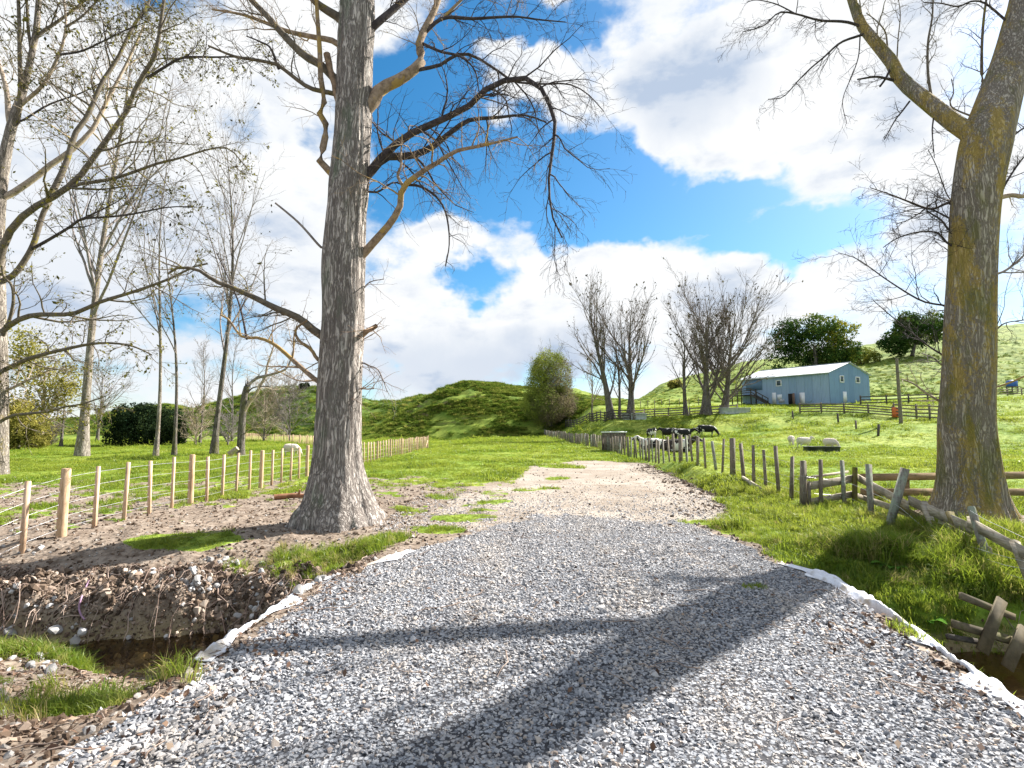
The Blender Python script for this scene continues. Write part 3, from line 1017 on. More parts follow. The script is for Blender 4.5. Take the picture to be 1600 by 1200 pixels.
# ------------------------------------------------------------------ bark
def make_bark(name, base1, base2, furrow, lichen=None, lich_amt=.5, moss=None, scale=1.0, moss_side=None, fs=1.0):
    m, T, out = material(name)
    pos = T.pos()
    st = T.map(pos, (scale, scale, scale * .11))
    warp = T.vm('ADD', st, T.vm('SCALE', T.noise(T.map(pos, (1, 1, .6)), 3.0 * scale, 3, .5, out=1), .16))
    r1 = T.m('ABSOLUTE', T.m('SUBTRACT', T.noise(warp, 11.0 * fs, 3, .55), .5))
    r2 = T.m('ABSOLUTE', T.m('SUBTRACT', T.noise(warp, 25.0 * fs, 3, .6), .5))
    nb = T.noise(st, 30, 6, .7)
    rid = T.m('ADD', T.m('MULTIPLY', r1, 1.5), T.m('ADD', T.m('MULTIPLY', r2, .8), T.m('MULTIPLY', T.m('SUBTRACT', nb, .5), .22)))
    fur = T.ss(rid, .04, .24)
    c = T.mix(T.ss(T.m('ADD', T.noise(st, 9, 6, .7), T.m('MULTIPLY', rid, .35)), .35, .75), base1, base2)
    c = T.mix(T.m('MULTIPLY', T.ss(T.noise(pos, 1.1, 4, .6), .45, .7), .5), c, tuple(x * 1.25 for x in base2))
    c = T.mix(T.m('ADD', T.m('MULTIPLY', fur, .70), .30), furrow, c)
    if lichen is not None:
        la = T.ss(T.m('ADD', T.noise(T.map(pos, (1, 1, .35)), 2.4 * scale, 5, .65), T.m('MULTIPLY', T.m('SUBTRACT', T.noise(pos, 22, 3, .6), .5), .35)), .62 - .2 * lich_amt, .72 - .15 * lich_amt)
        c = T.mix(T.m('MULTIPLY', la, .75), c, lichen)
    if moss is not None:
        ma = T.ss(T.noise(T.map(pos, (1, 1, .3)), 2.0, 5, .65, ), .50, .66)
        if moss_side is not None:
            nrm = T.n('ShaderNodeNewGeometry').outputs['Normal']
            d = T.vm('DOT_PRODUCT', nrm, moss_side, out=1)
            ma = T.m('MULTIPLY', ma, T.ss(d, .0, .7))
        c = T.mix(T.m('MULTIPLY', ma, .6), c, moss)
    h = T.m('ADD', T.m('MULTIPLY', fur, 1.0), T.m('MULTIPLY', nb, .5))
    principled(T, out, c, .9, T.bump(h, .8, .035), .12)
    return m


BARK_GREY = make_bark('furrowed_grey_bark', (.27, .235, .21), (.50, .45, .405), (.075, .06, .052), moss=(.10, .15, .085), moss_side=(-.8, -.5, 0), fs=1.7)
BARK_LICHEN = make_bark('lichen_bark', (.28, .24, .20), (.43, .38, .32), (.14, .11, .085), lichen=(.44, .31, .07), lich_amt=.80, moss=(.16, .165, .03), fs=2.2)
BARK_LEFT = make_bark('pale_poplar_bark', (.20, .17, .14), (.42, .37, .32), (.09, .075, .06), lichen=(.24, .19, .05), lich_amt=.25, fs=1.5)
BARK_FAR = make_bark('distant_bark', (.10, .085, .075), (.27, .24, .215), (.05, .042, .036), moss=(.12, .12, .03), fs=1.2)


def limb_mat(name, a, b, lich, amt):
    m, T, out = material(name)
    pos = T.pos()
    c = T.mix(T.ss(T.noise(pos, 9, 5, .65), .3, .7), a, b)
    la = T.ss(T.noise(pos, 2.6, 5, .68), .66 - amt * .3, .74 - amt * .28)
    c = T.mix(T.m('MULTIPLY', la, .85), c, lich)
    principled(T, out, c, .85, T.bump(T.noise(pos, 22, 5, .65), .5, .012), .15)
    return m


LIMB_DARK = limb_mat('dark_limb', (.030, .025, .026), (.085, .07, .068), (.14, .095, .03), .10)
LIMB_OCHRE = limb_mat('ochre_lichen_limb', (.17, .12, .08), (.36, .27, .19), (.37, .25, .075), .5)
LIMB_MOSSY = limb_mat('mossy_limb', (.085, .072, .056), (.18, .15, .115), (.20, .165, .03), .35)
LIMB_PALE = limb_mat('pale_limb', (.24, .19, .15), (.44, .36, .28), (.33, .24, .08), .3)
LIMB_FAR = limb_mat('far_limb', (.105, .085, .077), (.22, .18, .16), (.17, .13, .04), .25)
LIMB_GREY = limb_mat('grey_limb', (.15, .13, .125), (.30, .265, .25), (.15, .13, .06), .15)
DEADWOOD = limb_mat('broken_dead_wood', (.17, .115, .075), (.40, .28, .19), (.10, .07, .05), .2)


def leaf_mat(name, stops, trans=.4):
    m, T, out = material(name)
    a = T.attr('tint')
    c = T.ramp(a, stops)
    d = T.n('ShaderNodeBsdfDiffuse'); T.put(d.inputs[0], c)
    t = T.n('ShaderNodeBsdfTranslucent'); T.put(t.inputs[0], c)
    mx = T.n('ShaderNodeMixShader'); mx.inputs[0].default_value = trans
    T.nt.links.new(d.outputs[0], mx.inputs[1]); T.nt.links.new(t.outputs[0], mx.inputs[2]); T.nt.links.new(mx.outputs[0], out.inputs[0])
    return m


LEAF_OLIVE = leaf_mat('olive_leaf', [(0, (.05, .05, .012)), (.5, (.13, .12, .03)), (1, (.22, .20, .04))])
LEAF_DARK = leaf_mat('dark_leaf', [(0, (.03, .028, .02)), (1, (.085, .075, .04))])
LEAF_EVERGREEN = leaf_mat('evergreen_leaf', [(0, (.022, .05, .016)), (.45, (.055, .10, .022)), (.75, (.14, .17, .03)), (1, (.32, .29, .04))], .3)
LEAF_SHRUB = leaf_mat('dark_evergreen_leaf', [(0, (.010, .022, .012)), (.7, (.028, .045, .02)), (1, (.06, .085, .03))], .2)
LEAF_WILLOW = leaf_mat('yellow_willow_leaf', [(0, (.13, .12, .03)), (.5, (.27, .25, .06)), (1, (.42, .34, .09))])
LEAF_DOME = leaf_mat('dome_tree_leaf', [(0, (.14, .115, .085)), (.45, (.21, .18, .10)), (.7, (.19, .24, .05)), (1, (.33, .36, .07))], .35)


def leaf_cloud(name, P, size, mat, tint, parent, jit=.5, elong=1.5):
    """one small quad leaf per point; stored relative to the parent"""
    P = np.asarray(P, float) - np.array(parent.location)
    n = len(P)
    d = RNG.normal(size=(n, 3)); d /= np.linalg.norm(d, axis=1)[:, None]
    e = RNG.normal(size=(n, 3)); e = np.cross(d, e); e /= np.linalg.norm(e, axis=1)[:, None]
    s = size * np.exp(RNG.normal(0, jit, n))[:, None]
    Vv = np.stack([P - d * s * elong * .5, P + e * s * .38, P + d * s * elong * .5, P - e * s * .38], 1).reshape(-1, 3)
    me = mesh_np(name, Vv, [np.arange(4 * n).reshape(n, 4)])
    a = me.attributes.new('tint', 'FLOAT', 'FACE')
    a.data.foreach_set('value', np.ascontiguousarray(np.clip(tint, 0, 1), np.float32))
    return obj(name, me, mat, parent)


# ------------------------------------------------------------------ branch growth
def spawn(P, Rr, n, lrel, ang, t0=.2, t1=1.0, nseg=7, wig=.12, up=0.0, rf=.6, rmin=.004, taper=.8, lmin=0.0, lmax=99, angj=.25, side=None, ends=True):
    """children of the polylines P (M,N,3): n each; lengths lrel * parent length"""
    M_, N, _ = P.shape
    if M_ == 0: return np.zeros((0, nseg + 1, 3)), np.zeros((0, nseg + 1))
    plen = np.linalg.norm(np.diff(P, axis=1), axis=2).sum(1)
    pi = np.repeat(np.arange(M_), n)
    K = len(pi)
    t = np.tile((np.arange(n) + .5) / n, M_) + RNG.uniform(-.5, .5, K) / n
    t = t0 + (t1 - t0) * np.clip(t, 0, 1)
    f = t * (N - 1); i = np.minimum(f.astype(int), N - 2); fr = (f - i)[:, None]
    p0 = P[pi, i] * (1 - fr) + P[pi, i + 1] * fr
    tan = P[pi, i + 1] - P[pi, i]; tan /= np.linalg.norm(tan, axis=1)[:, None] + 1e-9
    r0 = Rr[pi, i] * (1 - fr[:, 0]) + Rr[pi, i + 1] * fr[:, 0]
    rv = RNG.normal(size=(K, 3))
    perp = rv - (rv * tan).sum(1)[:, None] * tan; perp /= np.linalg.norm(perp, axis=1)[:, None] + 1e-9
    a = ang + RNG.normal(0, angj, K)
    d = np.cos(a)[:, None] * tan + np.sin(a)[:, None] * perp
    L = np.clip(lrel * plen[pi] * RNG.uniform(.5, 1.25, K) * (1.1 - .5 * t), lmin, lmax)
    st = (L / nseg)[:, None]
    pts = [p0]
    for j in range(nseg):
        d = d + RNG.normal(0, wig, (K, 3)) + np.array([0, 0, up])
        d /= np.linalg.norm(d, axis=1)[:, None]
        pts.append(pts[-1] + d * st)
    Q = np.stack(pts, 1)
    ra = np.maximum(np.minimum(r0 * rf, L * .0125 + rmin), rmin)
    q = np.linspace(1, 1 - taper, nseg + 1)[None]
    Rq = np.maximum(ra[:, None] * q, rmin * .6)
    return Q, Rq


LAID = []


def project(P):
    d = np.asarray(P, float) - np.array([0, 0, CAMZ])
    f_ = d[..., 1] * cp + d[..., 2] * sp
    return 800 + F * d[..., 0] / f_, 600 - F * (d[..., 2] * cp - d[..., 1] * sp) / f_


def attach(px, py, D0, reach=26):
    """distance of the limb or trunk already built nearest to (px, py) in this tree"""
    best, bd = D0, reach
    for P in LAID:
        x, y = project(P)
        q = np.hypot(x - px, y - py); i = int(np.argmin(q))
        if q[i] < bd: best, bd = P[i, 1], q[i]
    return best


def limb_px(pts, D0, k, n=20, bend=0.0, auto=True):
    """a limb traced by its pixels; its distance starts at D0 and drifts by k metres per metre along the limb"""
    pts = [np.array(p, float) for p in pts]
    if auto and LAID: D0 = attach(*pts[0], D0)
    s = 0; out = [at(*pts[0], D0)]
    for a, b in zip(pts[:-1], pts[1:]):
        s += np.linalg.norm(b - a) / F * D0
        out.append(at(*b, D0 + k * s + bend * s * s))
    if auto and LAID:
        q = LAID[0]; dd_ = np.linalg.norm(q - out[0], axis=1); i = int(np.argmin(dd_))
        if dd_[i] < 1.0: out.insert(0, q[max(i - 4, 0)] * .75 + out[0] * .25)
    L_ = resample(out, n)
    if auto: LAID.append(resample(out, 80))
    return L_


def twiggy(geo, limb, rad, seed_n=(9, 5, 3), l=(.32, .5, .55), up=(.0, -.02, -.03), ang=(.9, .8, .7), wig=(.16, .2, .22), rmin=.004, k=(6, 4, 3, 3), t0=.15, lmax=(3.0, 1.4, .6), tips=None):
    P = limb[None]; Rr = rad[None]
    d0 = limb[0] - limb[1]; d0 /= np.linalg.norm(d0)
    geo.tubes(np.vstack([limb[0] + d0 * rad[0] * 2.2, limb])[None], np.concatenate([rad[:1], rad])[None], 9 if rad[0] > .05 else 6)
    for lev in range(len(seed_n)):
        P, Rr = spawn(P, Rr, int(seed_n[lev] * (1.35 if lev else 1.2)), l[lev] * 1.12, ang[lev], t0 if lev == 0 else .12, 1.0, nseg=(8, 6, 5)[lev], wig=wig[lev], up=up[lev],
                      rf=.55, rmin=rmin, lmax=lmax[lev])
        geo.tubes(P, Rr, k[lev + 1])
        if tips is not None and lev >= 1: tips.append(P[:, 2:].reshape(-1, 3))


def trunk_mesh(name, path, radii, mat, parent, flare=None, lobes=6, amp=.05, k=110, n=240, furrow=.018, seed=0):
    """path: list of world points, radii along it; buttressed foot and furrowed skin"""
    P = resample(np.column_stack([np.array(path), np.array(radii)]), n)
    C, rad = P[:, :3], P[:, 3]
    Tn = np.gradient(C, axis=0); Tn /= np.linalg.norm(Tn, axis=1)[:, None]
    S = np.cross(Tn, [0, 1.0, 0]); S /= np.linalg.norm(S, axis=1)[:, None]
    U = np.cross(Tn, S)
    th = np.linspace(0, 2 * math.pi, k, endpoint=False)
    z = C[:, 2] - C[0, 2]
    zz, tt_ = np.meshgrid(z, th, indexing='ij')
    cx, sx_ = np.cos(tt_), np.sin(tt_)
    base = rad[:, None] * np.ones_like(tt_)
    rm = rad.mean()
    fl = np.exp(-zz / (1.0 * (flare or .6)))
    lob = fbm(cx * 1.6 + 5 + seed, sx_ * 1.6 + 5, zz * .25, seed=90 + seed) - .5
    base = base * (1 + lob * (.20 + 1.5 * fl))
    fz = zz * .55 + .5 * fbm(cx * 2, sx_ * 2, zz * 1.2, seed=91)
    fu = vnoise(cx * 7 * rm / .45 + 20, sx_ * 7 * rm / .45 + 20, fz, seed=92) * .6 + vnoise(cx * 15 * rm / .45 + 20, sx_ * 15 * rm / .45, fz * 2.2, seed=93) * .4
    base = base + furrow * 2 * (np.abs(fu - .5) * 2 - .35)
    Vv = C[:, None] + base[..., None] * (cx[..., None] * S[:, None] + sx_[..., None] * U[:, None])
    g = Geo()
    ii = np.arange(n * k).reshape(n, k)
    q = np.stack([ii[:-1], np.roll(ii, -1, 1)[:-1], np.roll(ii, -1, 1)[1:], ii[1:]], -1).reshape(-1, 4)[:, ::-1]
    g.add(Vv.reshape(-1, 3), q)
    return build(name, g, mat, parent, smooth=True)


# ================================================================== the big furrowed tree
D1 = 10.35
foot = on_ground(at(527, 815, D1)[0], D1)
big = empty('furrowed_tree', foot, 'huge grey furrowed trunk with bare drooping limbs and flared foot beside the gravel end', 'tree')
cen = [(527, 830, 84), (527, 803, 71), (528, 790, 62), (528, 765, 52), (528, 720, 41), (530, 640, 38), (535.5, 520, 36.5), (537, 400, 35), (543.5, 300, 33), (550.5, 200, 31.5),
       (555, 100, 31), (558.5, 0, 29.5), (562, -160, 26), (560, -330, 20), (552, -520, 14), (548, -700, 7)]
path = [at(x, y, D1) for x, y, w in cen]; rads = [w / F * D1 * .94 for x, y, w in cen]
LAID[:] = [resample(path, 200)]
trunk_mesh('trunk', path, rads, BARK_GREY, big, flare=.6, furrow=.03)


def C4(pts, ox, oy, s):          # crop pixels -> photo pixels
    return [(ox + x * s, oy + y * s) for x, y in pts]


def c2(*pts): return C4(pts, 400, 0, .375)


def taper(r0, r1, n=20, p=1.0):
    r0 = r0 * .9
    return r1 + (r0 - r1) * (1 - np.linspace(0, 1, n)) ** p


def px_r(w): return .5 * w / F * D1


DEF = dict(rmin=.0034)
LIMBS = [
    # pts, k, start px width, end px width, material, twig settings
    (c2((470, 720), (500, 680), (560, 620), (640, 560), (760, 505), (890, 440), (960, 370), (1020, 340), (1120, 325), (1190, 370), (1220, 430), (1245, 490), (1240, 600), (1220, 750), (1235, 900), (1275, 990)),
     -.25, 15, 2, LIMB_DARK, dict(seed_n=(24, 7, 3), l=(.20, .5, .5), up=(-.05, -.08, -.1))),
    (c2((470, 725), (540, 655), (640, 650), (730, 615), (820, 545), (890, 500), (1000, 490), (1120, 480), (1210, 510)), .35, 18, 2.5, LIMB_DARK,
     dict(seed_n=(13, 6, 3), l=(.30, .5, .5), up=(-.03, -.06, -.08))),
    (c2((455, 1050), (490, 1010), (560, 930), (600, 860), (605, 800), (620, 770), (700, 710), (770, 670), (830, 630), (950, 605), (1090, 570)), -.35, 16, 2.5, LIMB_OCHRE,
     dict(seed_n=(14, 5, 3), l=(.28, .5, .5), up=(-.06, -.08, -.08), t0=.4)),
    (c2((620, 770), (680, 775), (740, 810), (780, 860), (800, 930), (805, 1020), (790, 1110)), .1, 5, 1.5, LIMB_DARK, dict(seed_n=(7, 4), l=(.3, .5), up=(-.07, -.08))),
    (c2((612, 775), (590, 730), (605, 690), (604, 640), (610, 560)), .15, 6, 2, LIMB_OCHRE, dict(seed_n=(8, 4), l=(.4, .5))),
    (c2((490, 420), (520, 370), (600, 330), (670, 280), (690, 250), (680, 180), (700, 130), (740, 50), (770, -30), (800, -130)), .2, 26, 6, LIMB_OCHRE,
     dict(seed_n=(10, 5, 3), l=(.25, .5, .5), up=(0, -.03, -.05), t0=.5)),
    (c2((680, 290), (770, 270), (830, 230), (900, 230), (1000, 290), (1080, 340), (1200, 350), (1300, 350), (1380, 390), (1450, 465)), .3, 7, 1.6, LIMB_DARK,
     dict(seed_n=(14, 6, 3), l=(.28, .5, .5), up=(-.02, -.05, -.06))),
    (c2((690, 180), (770, 215), (850, 235), (910, 290), (930, 380)), -.3, 6, 1.8, LIMB_DARK, dict(seed_n=(10, 5, 3), l=(.45, .5, .5), up=(-.02, -.04, -.06))),
    (c2((700, 140), (780, 75), (900, 78), (1000, 72), (1090, 70), (1180, 82), (1290, 92)), .1, 8, 1.8, LIMB_DARK, dict(seed_n=(15, 6, 3), l=(.28, .5, .5), up=(-.02, -.05, -.06))),
    (c2((780, 75), (840, 15), (900, -40), (1000, -90), (1100, -60), (1250, -30)), .1, 6, 1.8, LIMB_OCHRE, dict(seed_n=(15, 6, 3), l=(.3, .5, .5), up=(-.03, -.06, -.08))),
    (c2((490, 110), (560, 50), (640, -20), (700, -90), (820, -160), (980, -180)), .3, 15, 4, LIMB_DARK, dict(seed_n=(14, 6, 3), l=(.32, .5, .5), up=(-.05, -.07, -.09))),
    (c2((345, 75), (290, 40), (250, 10), (210, -40), (150, -130)), -.2, 19, 7, LIMB_MOSSY, dict(seed_n=(6, 5, 3), l=(.3, .5, .5))),
    (c2((330, 330), (270, 270), (200, 230), (110, 140), (50, 70), (0, 20), (-90, -70), (-200, -150)), .15, 17, 6, LIMB_MOSSY, dict(seed_n=(8, 5, 3), l=(.26, .5, .5), up=(.02, -.03, -.05), t0=.3)),
    (c2((345, 185), (300, 165), (240, 155), (130, 130), (40, 95), (-60, 60), (-180, 40)), .3, 12, 3, LIMB_OCHRE, dict(seed_n=(9, 5, 3), l=(.3, .5, .5), t0=.3)),
    (c2((345, 400), (300, 385), (220, 365), (130, 300), (90, 270), (0, 250), (-90, 235), (-200, 190)), -.3, 10, 3, LIMB_MOSSY, dict(seed_n=(12, 5, 3), l=(.3, .5, .5), up=(-.01, -.03, -.05), t0=.25)),
    (c2((90, 275), (60, 200), (20, 175), (-40, 150)), -.2, 5, 2, LIMB_DARK, dict(seed_n=(7, 5), l=(.5, .5))),
    (c2((320, 725), (280, 690), (263, 655), (285, 600), (290, 510), (265, 475), (285, 420), (270, 330), (265, 200), (255, 60), (250, -40), (240, -140)), -.06, 14, 5, LIMB_OCHRE,
     dict(seed_n=(9, 4, 2), l=(.14, .5, .5), t0=.3)),
    (c2((280, 1030), (265, 1025), (180, 930), (80, 845)), -.3, 5, 3, LIMB_GREY, dict(seed_n=(2,), l=(.15,))),
    # lower left
    ([(512, 530), (495, 520), (467, 497), (430, 481), (396, 464), (362, 449), (336, 439), (310, 422), (280, 418), (262, 428)], -.3, 17, 3, LIMB_MOSSY,
     dict(seed_n=(15, 5, 3), l=(.30, .5, .5), up=(.03, -.02, -.05), t0=.25)),
    ([(512, 604), (495, 595), (467, 571), (430, 539), (404, 528), (378, 526), (358, 500), (345, 492)], .2, 10, 3, LIMB_OCHRE, dict(seed_n=(9, 5, 3), l=(.3, .5, .5), t0=.2)),
    ([(512, 575), (495, 560), (486, 546), (467, 532), (462, 515), (480, 500)], -.5, 8, 3, LIMB_OCHRE, dict(seed_n=(7, 4, 2), l=(.35, .5, .5), t0=.2)),
    ([(385, 527), (380, 500), (372, 470), (355, 430), (338, 395)], .2, 4, 1.5, LIMB_DARK, dict(seed_n=(7, 4), l=(.3, .5))),
    # right stubs
    ([(570, 520), (580, 514), (588, 509)], -.6, 12, 7, DEADWOOD, dict(seed_n=(6, 3), l=(1.2, .5))),
    ([(562, 568), (578, 572), (590, 577), (598, 592), (605, 612)], -.5, 4, 1.5, LIMB_GREY, dict(seed_n=(8, 4), l=(.5, .5), up=(-.06, -.08))),
    ([(560, 610), (575, 608), (584, 607)], -.4, 4, 2, DEADWOOD, dict(seed_n=(5,), l=(1.5,), up=(-.05,))),
    ([(568, 450), (580, 440), (600, 436)], -.5, 3, 1.2, LIMB_GREY, dict(seed_n=(5, 3), l=(.8, .5))),
    ([(568, 300), (590, 300), (615, 285), (640, 290), (670, 270)], .5, 5, 1.5, LIMB_DARK, dict(seed_n=(10, 5), l=(.5, .5))),
    # crown above the picture
    ([(560, -180), (640, -260), (760, -330), (900, -340)], .2, 16, 4, LIMB_MOSSY, dict(seed_n=(10, 4, 2), l=(.3, .5, .5))),
    ([(560, -260), (460, -340), (330, -400)], .3, 14, 4, LIMB_MOSSY, dict(seed_n=(10, 4, 2), l=(.3, .5, .5))),
    ([(556, -420), (640, -540), (740, -600)], -.3, 10, 3, LIMB_MOSSY, dict(seed_n=(8, 4, 2), l=(.3, .5, .5))),
]
for pts, k_, w0, w1, mt, kw in LIMBS:
    g = Geo()
    dd = {**DEF, **kw}
    twiggy(g, limb_px(pts, D1, k_), taper(px_r(w0), px_r(w1)), **dd)
    build('branch', g, mt, big, smooth=True)
# the split dead limb against the trunk
g = Geo()
lp = limb_px(c2((375, 560), (365, 510), (345, 440), (325, 350), (310, 290), (295, 225)), D1 - .42, -.05)
g.tubes(lp, np.maximum(taper(px_r(8), px_r(11)) + RNG.normal(0, .006, 20), .02), 8, cap=True)
build('broken_limb', g, DEADWOOD, big)
g = Geo()
for a, b in (((372, 520), (450, 375)), ((360, 480), (340, 380))):
    g.tubes(limb_px(c2(a, b), D1 - .5, 0), taper(.010, .004), 5)
build('split_stick', g, LIMB_PALE, big)

# ================================================================== the right-hand lichen tree
D2 = 11.2
foot = on_ground(at(1516, 800, D2)[0], D2)
rt = empty('lichen_tree', foot, 'big leaning trunk mottled with ochre lichen rising behind the broken rail fence', 'tree')
cen = [(1517, 830, 92), (1517, 805, 72), (1516, 770, 58), (1513, 720, 50), (1509, 660, 45.5), (1511, 600, 42.5), (1514, 500, 40.5), (1519, 400, 38.5), (1525, 310, 39), (1538, 230, 41.5),
       (1556, 170, 38), (1575, 110, 34), (1592, 50, 32), (1610, -30, 30), (1632, -160, 25), (1650, -320, 19), (1660, -500, 12), (1668, -640, 6)]
path = [at(x, y, D2 - .1 * np.clip(780 - y, 0, 550) / F * D2 + .15 * .0136 * max(0, 230 - y)) for x, y, w in cen]; rads = [w / F * D2 * .77 for x, y, w in cen]
LAID[:] = [resample(path, 200)]
trunk_mesh('trunk', path, rads, BARK_LICHEN, rt, flare=.5, furrow=.012, seed=3)


def c3(*pts): return C4(pts, 1100, 0, 1 / 3.)


def px_r2(w): return .42 * w / F * D2


LIMBS_R = [
    (c3((1260, 640), (1190, 590), (1100, 520), (1000, 440), (920, 370), (880, 290), (830, 230), (780, 170), (740, 120), (710, 50), (690, -10), (650, -110), (560, -220), (420, -300)), .65, 36, 10, BARK_LICHEN,
     dict(seed_n=(9, 4, 3), l=(.16, .5, .5), up=(0, -.03, -.05), t0=.3)),
    (c3((735, 125), (690, 108), (640, 100), (540, 95), (430, 65), (350, 60), (280, 120), (180, 150)), -.25, 7, 1.6, LIMB_DARK, dict(seed_n=(13, 5, 3), l=(.28, .5, .5), up=(0, -.05, -.08))),
    (c3((430, 65), (340, 20), (250, 0), (200, 10)), -.2, 3.5, 1.5, LIMB_DARK, dict(seed_n=(7, 4), l=(.4, .5))),
    (c3((735, 165), (640, 200), (560, 270), (500, 320), (440, 380), (370, 455), (300, 465)), .1, 6, 1.5, LIMB_DARK, dict(seed_n=(11, 5, 2), l=(.28, .5, .5), up=(-.03, -.06, -.08))),
    (c3((732, 165), (725, 260), (700, 340), (650, 470), (670, 580)), -.3, 3, 1.2, LIMB_DARK, dict(seed_n=(8, 4), l=(.3, .5), up=(-.05, -.06))),
    (c3((880, 375), (840, 365), (800, 360), (720, 372)), -.3, 6, 3, LIMB_DARK, dict(seed_n=(6, 5, 2), l=(.5, .5, .5), up=(-.05, -.06, -.06))),
    (c3((870, 330), (850, 370), (825, 405)), -.4, 5, 4, LIMB_DARK, dict(seed_n=(3,), l=(.5,))),
    (c3((1065, 450), (1050, 340), (1050, 200), (1070, 80), (1075, -40), (1085, -160)), .15, 6, 2, LIMB_MOSSY, dict(seed_n=(12, 4, 3), l=(.25, .5, .5), t0=.1)),
    (c3((860, 220), (850, 150), (810, 100), (760, 60)), -.2, 4, 1.6, LIMB_MOSSY, dict(seed_n=(8, 4), l=(.5, .5))),
    (c3((905, 270), (910, 180), (920, 60), (900, -60)), .1, 3, 1.4, LIMB_MOSSY, dict(seed_n=(8, 4), l=(.3, .5))),
    (c3((960, 480), (930, 520), (895, 565), (845, 655)), -.3, 4, 1.5, LIMB_DARK, dict(seed_n=(8, 4, 2), l=(.4, .5, .5), up=(-.02, -.05, -.06))),
    (c3((1160, 500), (1170, 430), (1160, 370)), .1, 4, 1.5, LIMB_MOSSY, dict(seed_n=(7, 4), l=(.5, .5))),
    (c3((1075, 560), (1070, 620), (1080, 740)), -.3, 3, 1.3, LIMB_DARK, dict(seed_n=(7, 4), l=(.4, .5), up=(-.04, -.05))),
    (c3((1310, 390), (1302, 250), (1310, 100), (1325, -20), (1330, -140)), -.15, 7, 3, LIMB_MOSSY, dict(seed_n=(12, 5, 3), l=(.22, .5, .5), up=(-.04, -.06, -.08))),
    (c3((1325, 20), (1260, 5), (1190, 30), (1110, 15), (1030, 12)), -.2, 5, 2, LIMB_DARK, dict(seed_n=(9, 4, 2), l=(.3, .5, .5))),
    (c3((1370, 930), (1440, 915), (1500, 920), (1600, 905)), -.1, 11, 6, LIMB_PALE, dict(seed_n=(8, 5, 3), l=(.5, .5, .5))),
    (c3((1390, 910), (1420, 850), (1480, 760), (1540, 690)), .3, 5, 2, LIMB_DARK, dict(seed_n=(12, 5, 3), l=(.4, .5, .5))),
    (c3((1420, 660), (1500, 600), (1600, 560)), .3, 5, 2, LIMB_DARK, dict(seed_n=(8, 4), l=(.4, .5))),
    (c3((1190, 930), (1160, 945), (1120, 960), (1060, 980), (960, 945), (870, 910), (780, 880)), -.25, 8, 1.6, LIMB_DARK, dict(seed_n=(13, 5, 3), l=(.34, .5, .5), up=(.02, -.02, -.04))),
    (c3((1060, 980), (1010, 1000), (960, 1030), (900, 1050)), -.2, 4, 1.5, LIMB_DARK, dict(seed_n=(8, 4), l=(.5, .5))),
    (c3((1180, 1100), (1145, 1075), (1110, 1030), (1040, 980), (1090, 940)), .2, 5, 2, LIMB_DARK, dict(seed_n=(11, 5, 2), l=(.5, .5, .5))),
    (c3((1180, 1165), (1140, 1140), (1090, 1090), (990, 1090), (900, 1120), (840, 1160)), -.1, 5, 1.6, LIMB_DARK, dict(seed_n=(12, 5, 3), l=(.4, .5, .5), up=(.03, .0, -.03))),
    (c3((1150, 930), (1090, 780), (1050, 700)), -.3, 3, 1.3, LIMB_DARK, dict(seed_n=(9, 4), l=(.4, .5))),
    ([(1482, 480), (1440, 470), (1390, 440), (1340, 405), (1310, 395)], .3, 5, 1.4, LIMB_DARK, dict(seed_n=(13, 5, 3), l=(.36, .5, .5), up=(.02, 0, -.02))),
    ([(1480, 560), (1450, 540), (1400, 500), (1365, 470)], .2, 4.5, 1.4, LIMB_DARK, dict(seed_n=(12, 5, 3), l=(.4, .5, .5), up=(.03, 0, -.02))),
    ([(1478, 575), (1468, 568), (1460, 560), (1440, 552)], -.2, 4, 1.8, LIMB_GREY, dict(seed_n=(8, 4), l=(.6, .5))),
    ([(1475, 632), (1460, 622), (1444, 612), (1428, 600), (1408, 592)], -.3, 7, 2, LIMB_PALE, dict(seed_n=(8, 4), l=(.35, .5))),
    ([(1545, 608), (1560, 604), (1580, 597), (1605, 586)], -.3, 5, 3.5, LIMB_OCHRE, dict(seed_n=(3,), l=(.3,))),
    ([(1552, 430), (1575, 420), (1610, 390)], .2, 6, 2.5, LIMB_GREY, dict(seed_n=(9, 5, 3), l=(.7, .5, .5), up=(-.02, -.04, -.05))),
    ([(1552, 520), (1570, 505), (1600, 500)], .3, 4, 2, LIMB_DARK, dict(seed_n=(9, 5, 2), l=(.8, .5, .5))),
    ([(1610, -60), (1540, -160), (1440, -260)], .2, 18, 5, LIMB_MOSSY, dict(seed_n=(10, 4, 2), l=(.3, .5, .5))),
    ([(1640, -220), (1760, -330), (1900, -360)], .2, 16, 5, LIMB_MOSSY, dict(seed_n=(10, 4, 2), l=(.3, .5, .5))),
]
for pts, k_, w0, w1, mt, kw in LIMBS_R:
    g = Geo()
    dd = {**DEF, **kw}
    twiggy(g, limb_px(pts, D2, k_), taper(px_r2(w0), px_r2(w1)), **dd)
    build('branch', g, mt, rt, smooth=True)

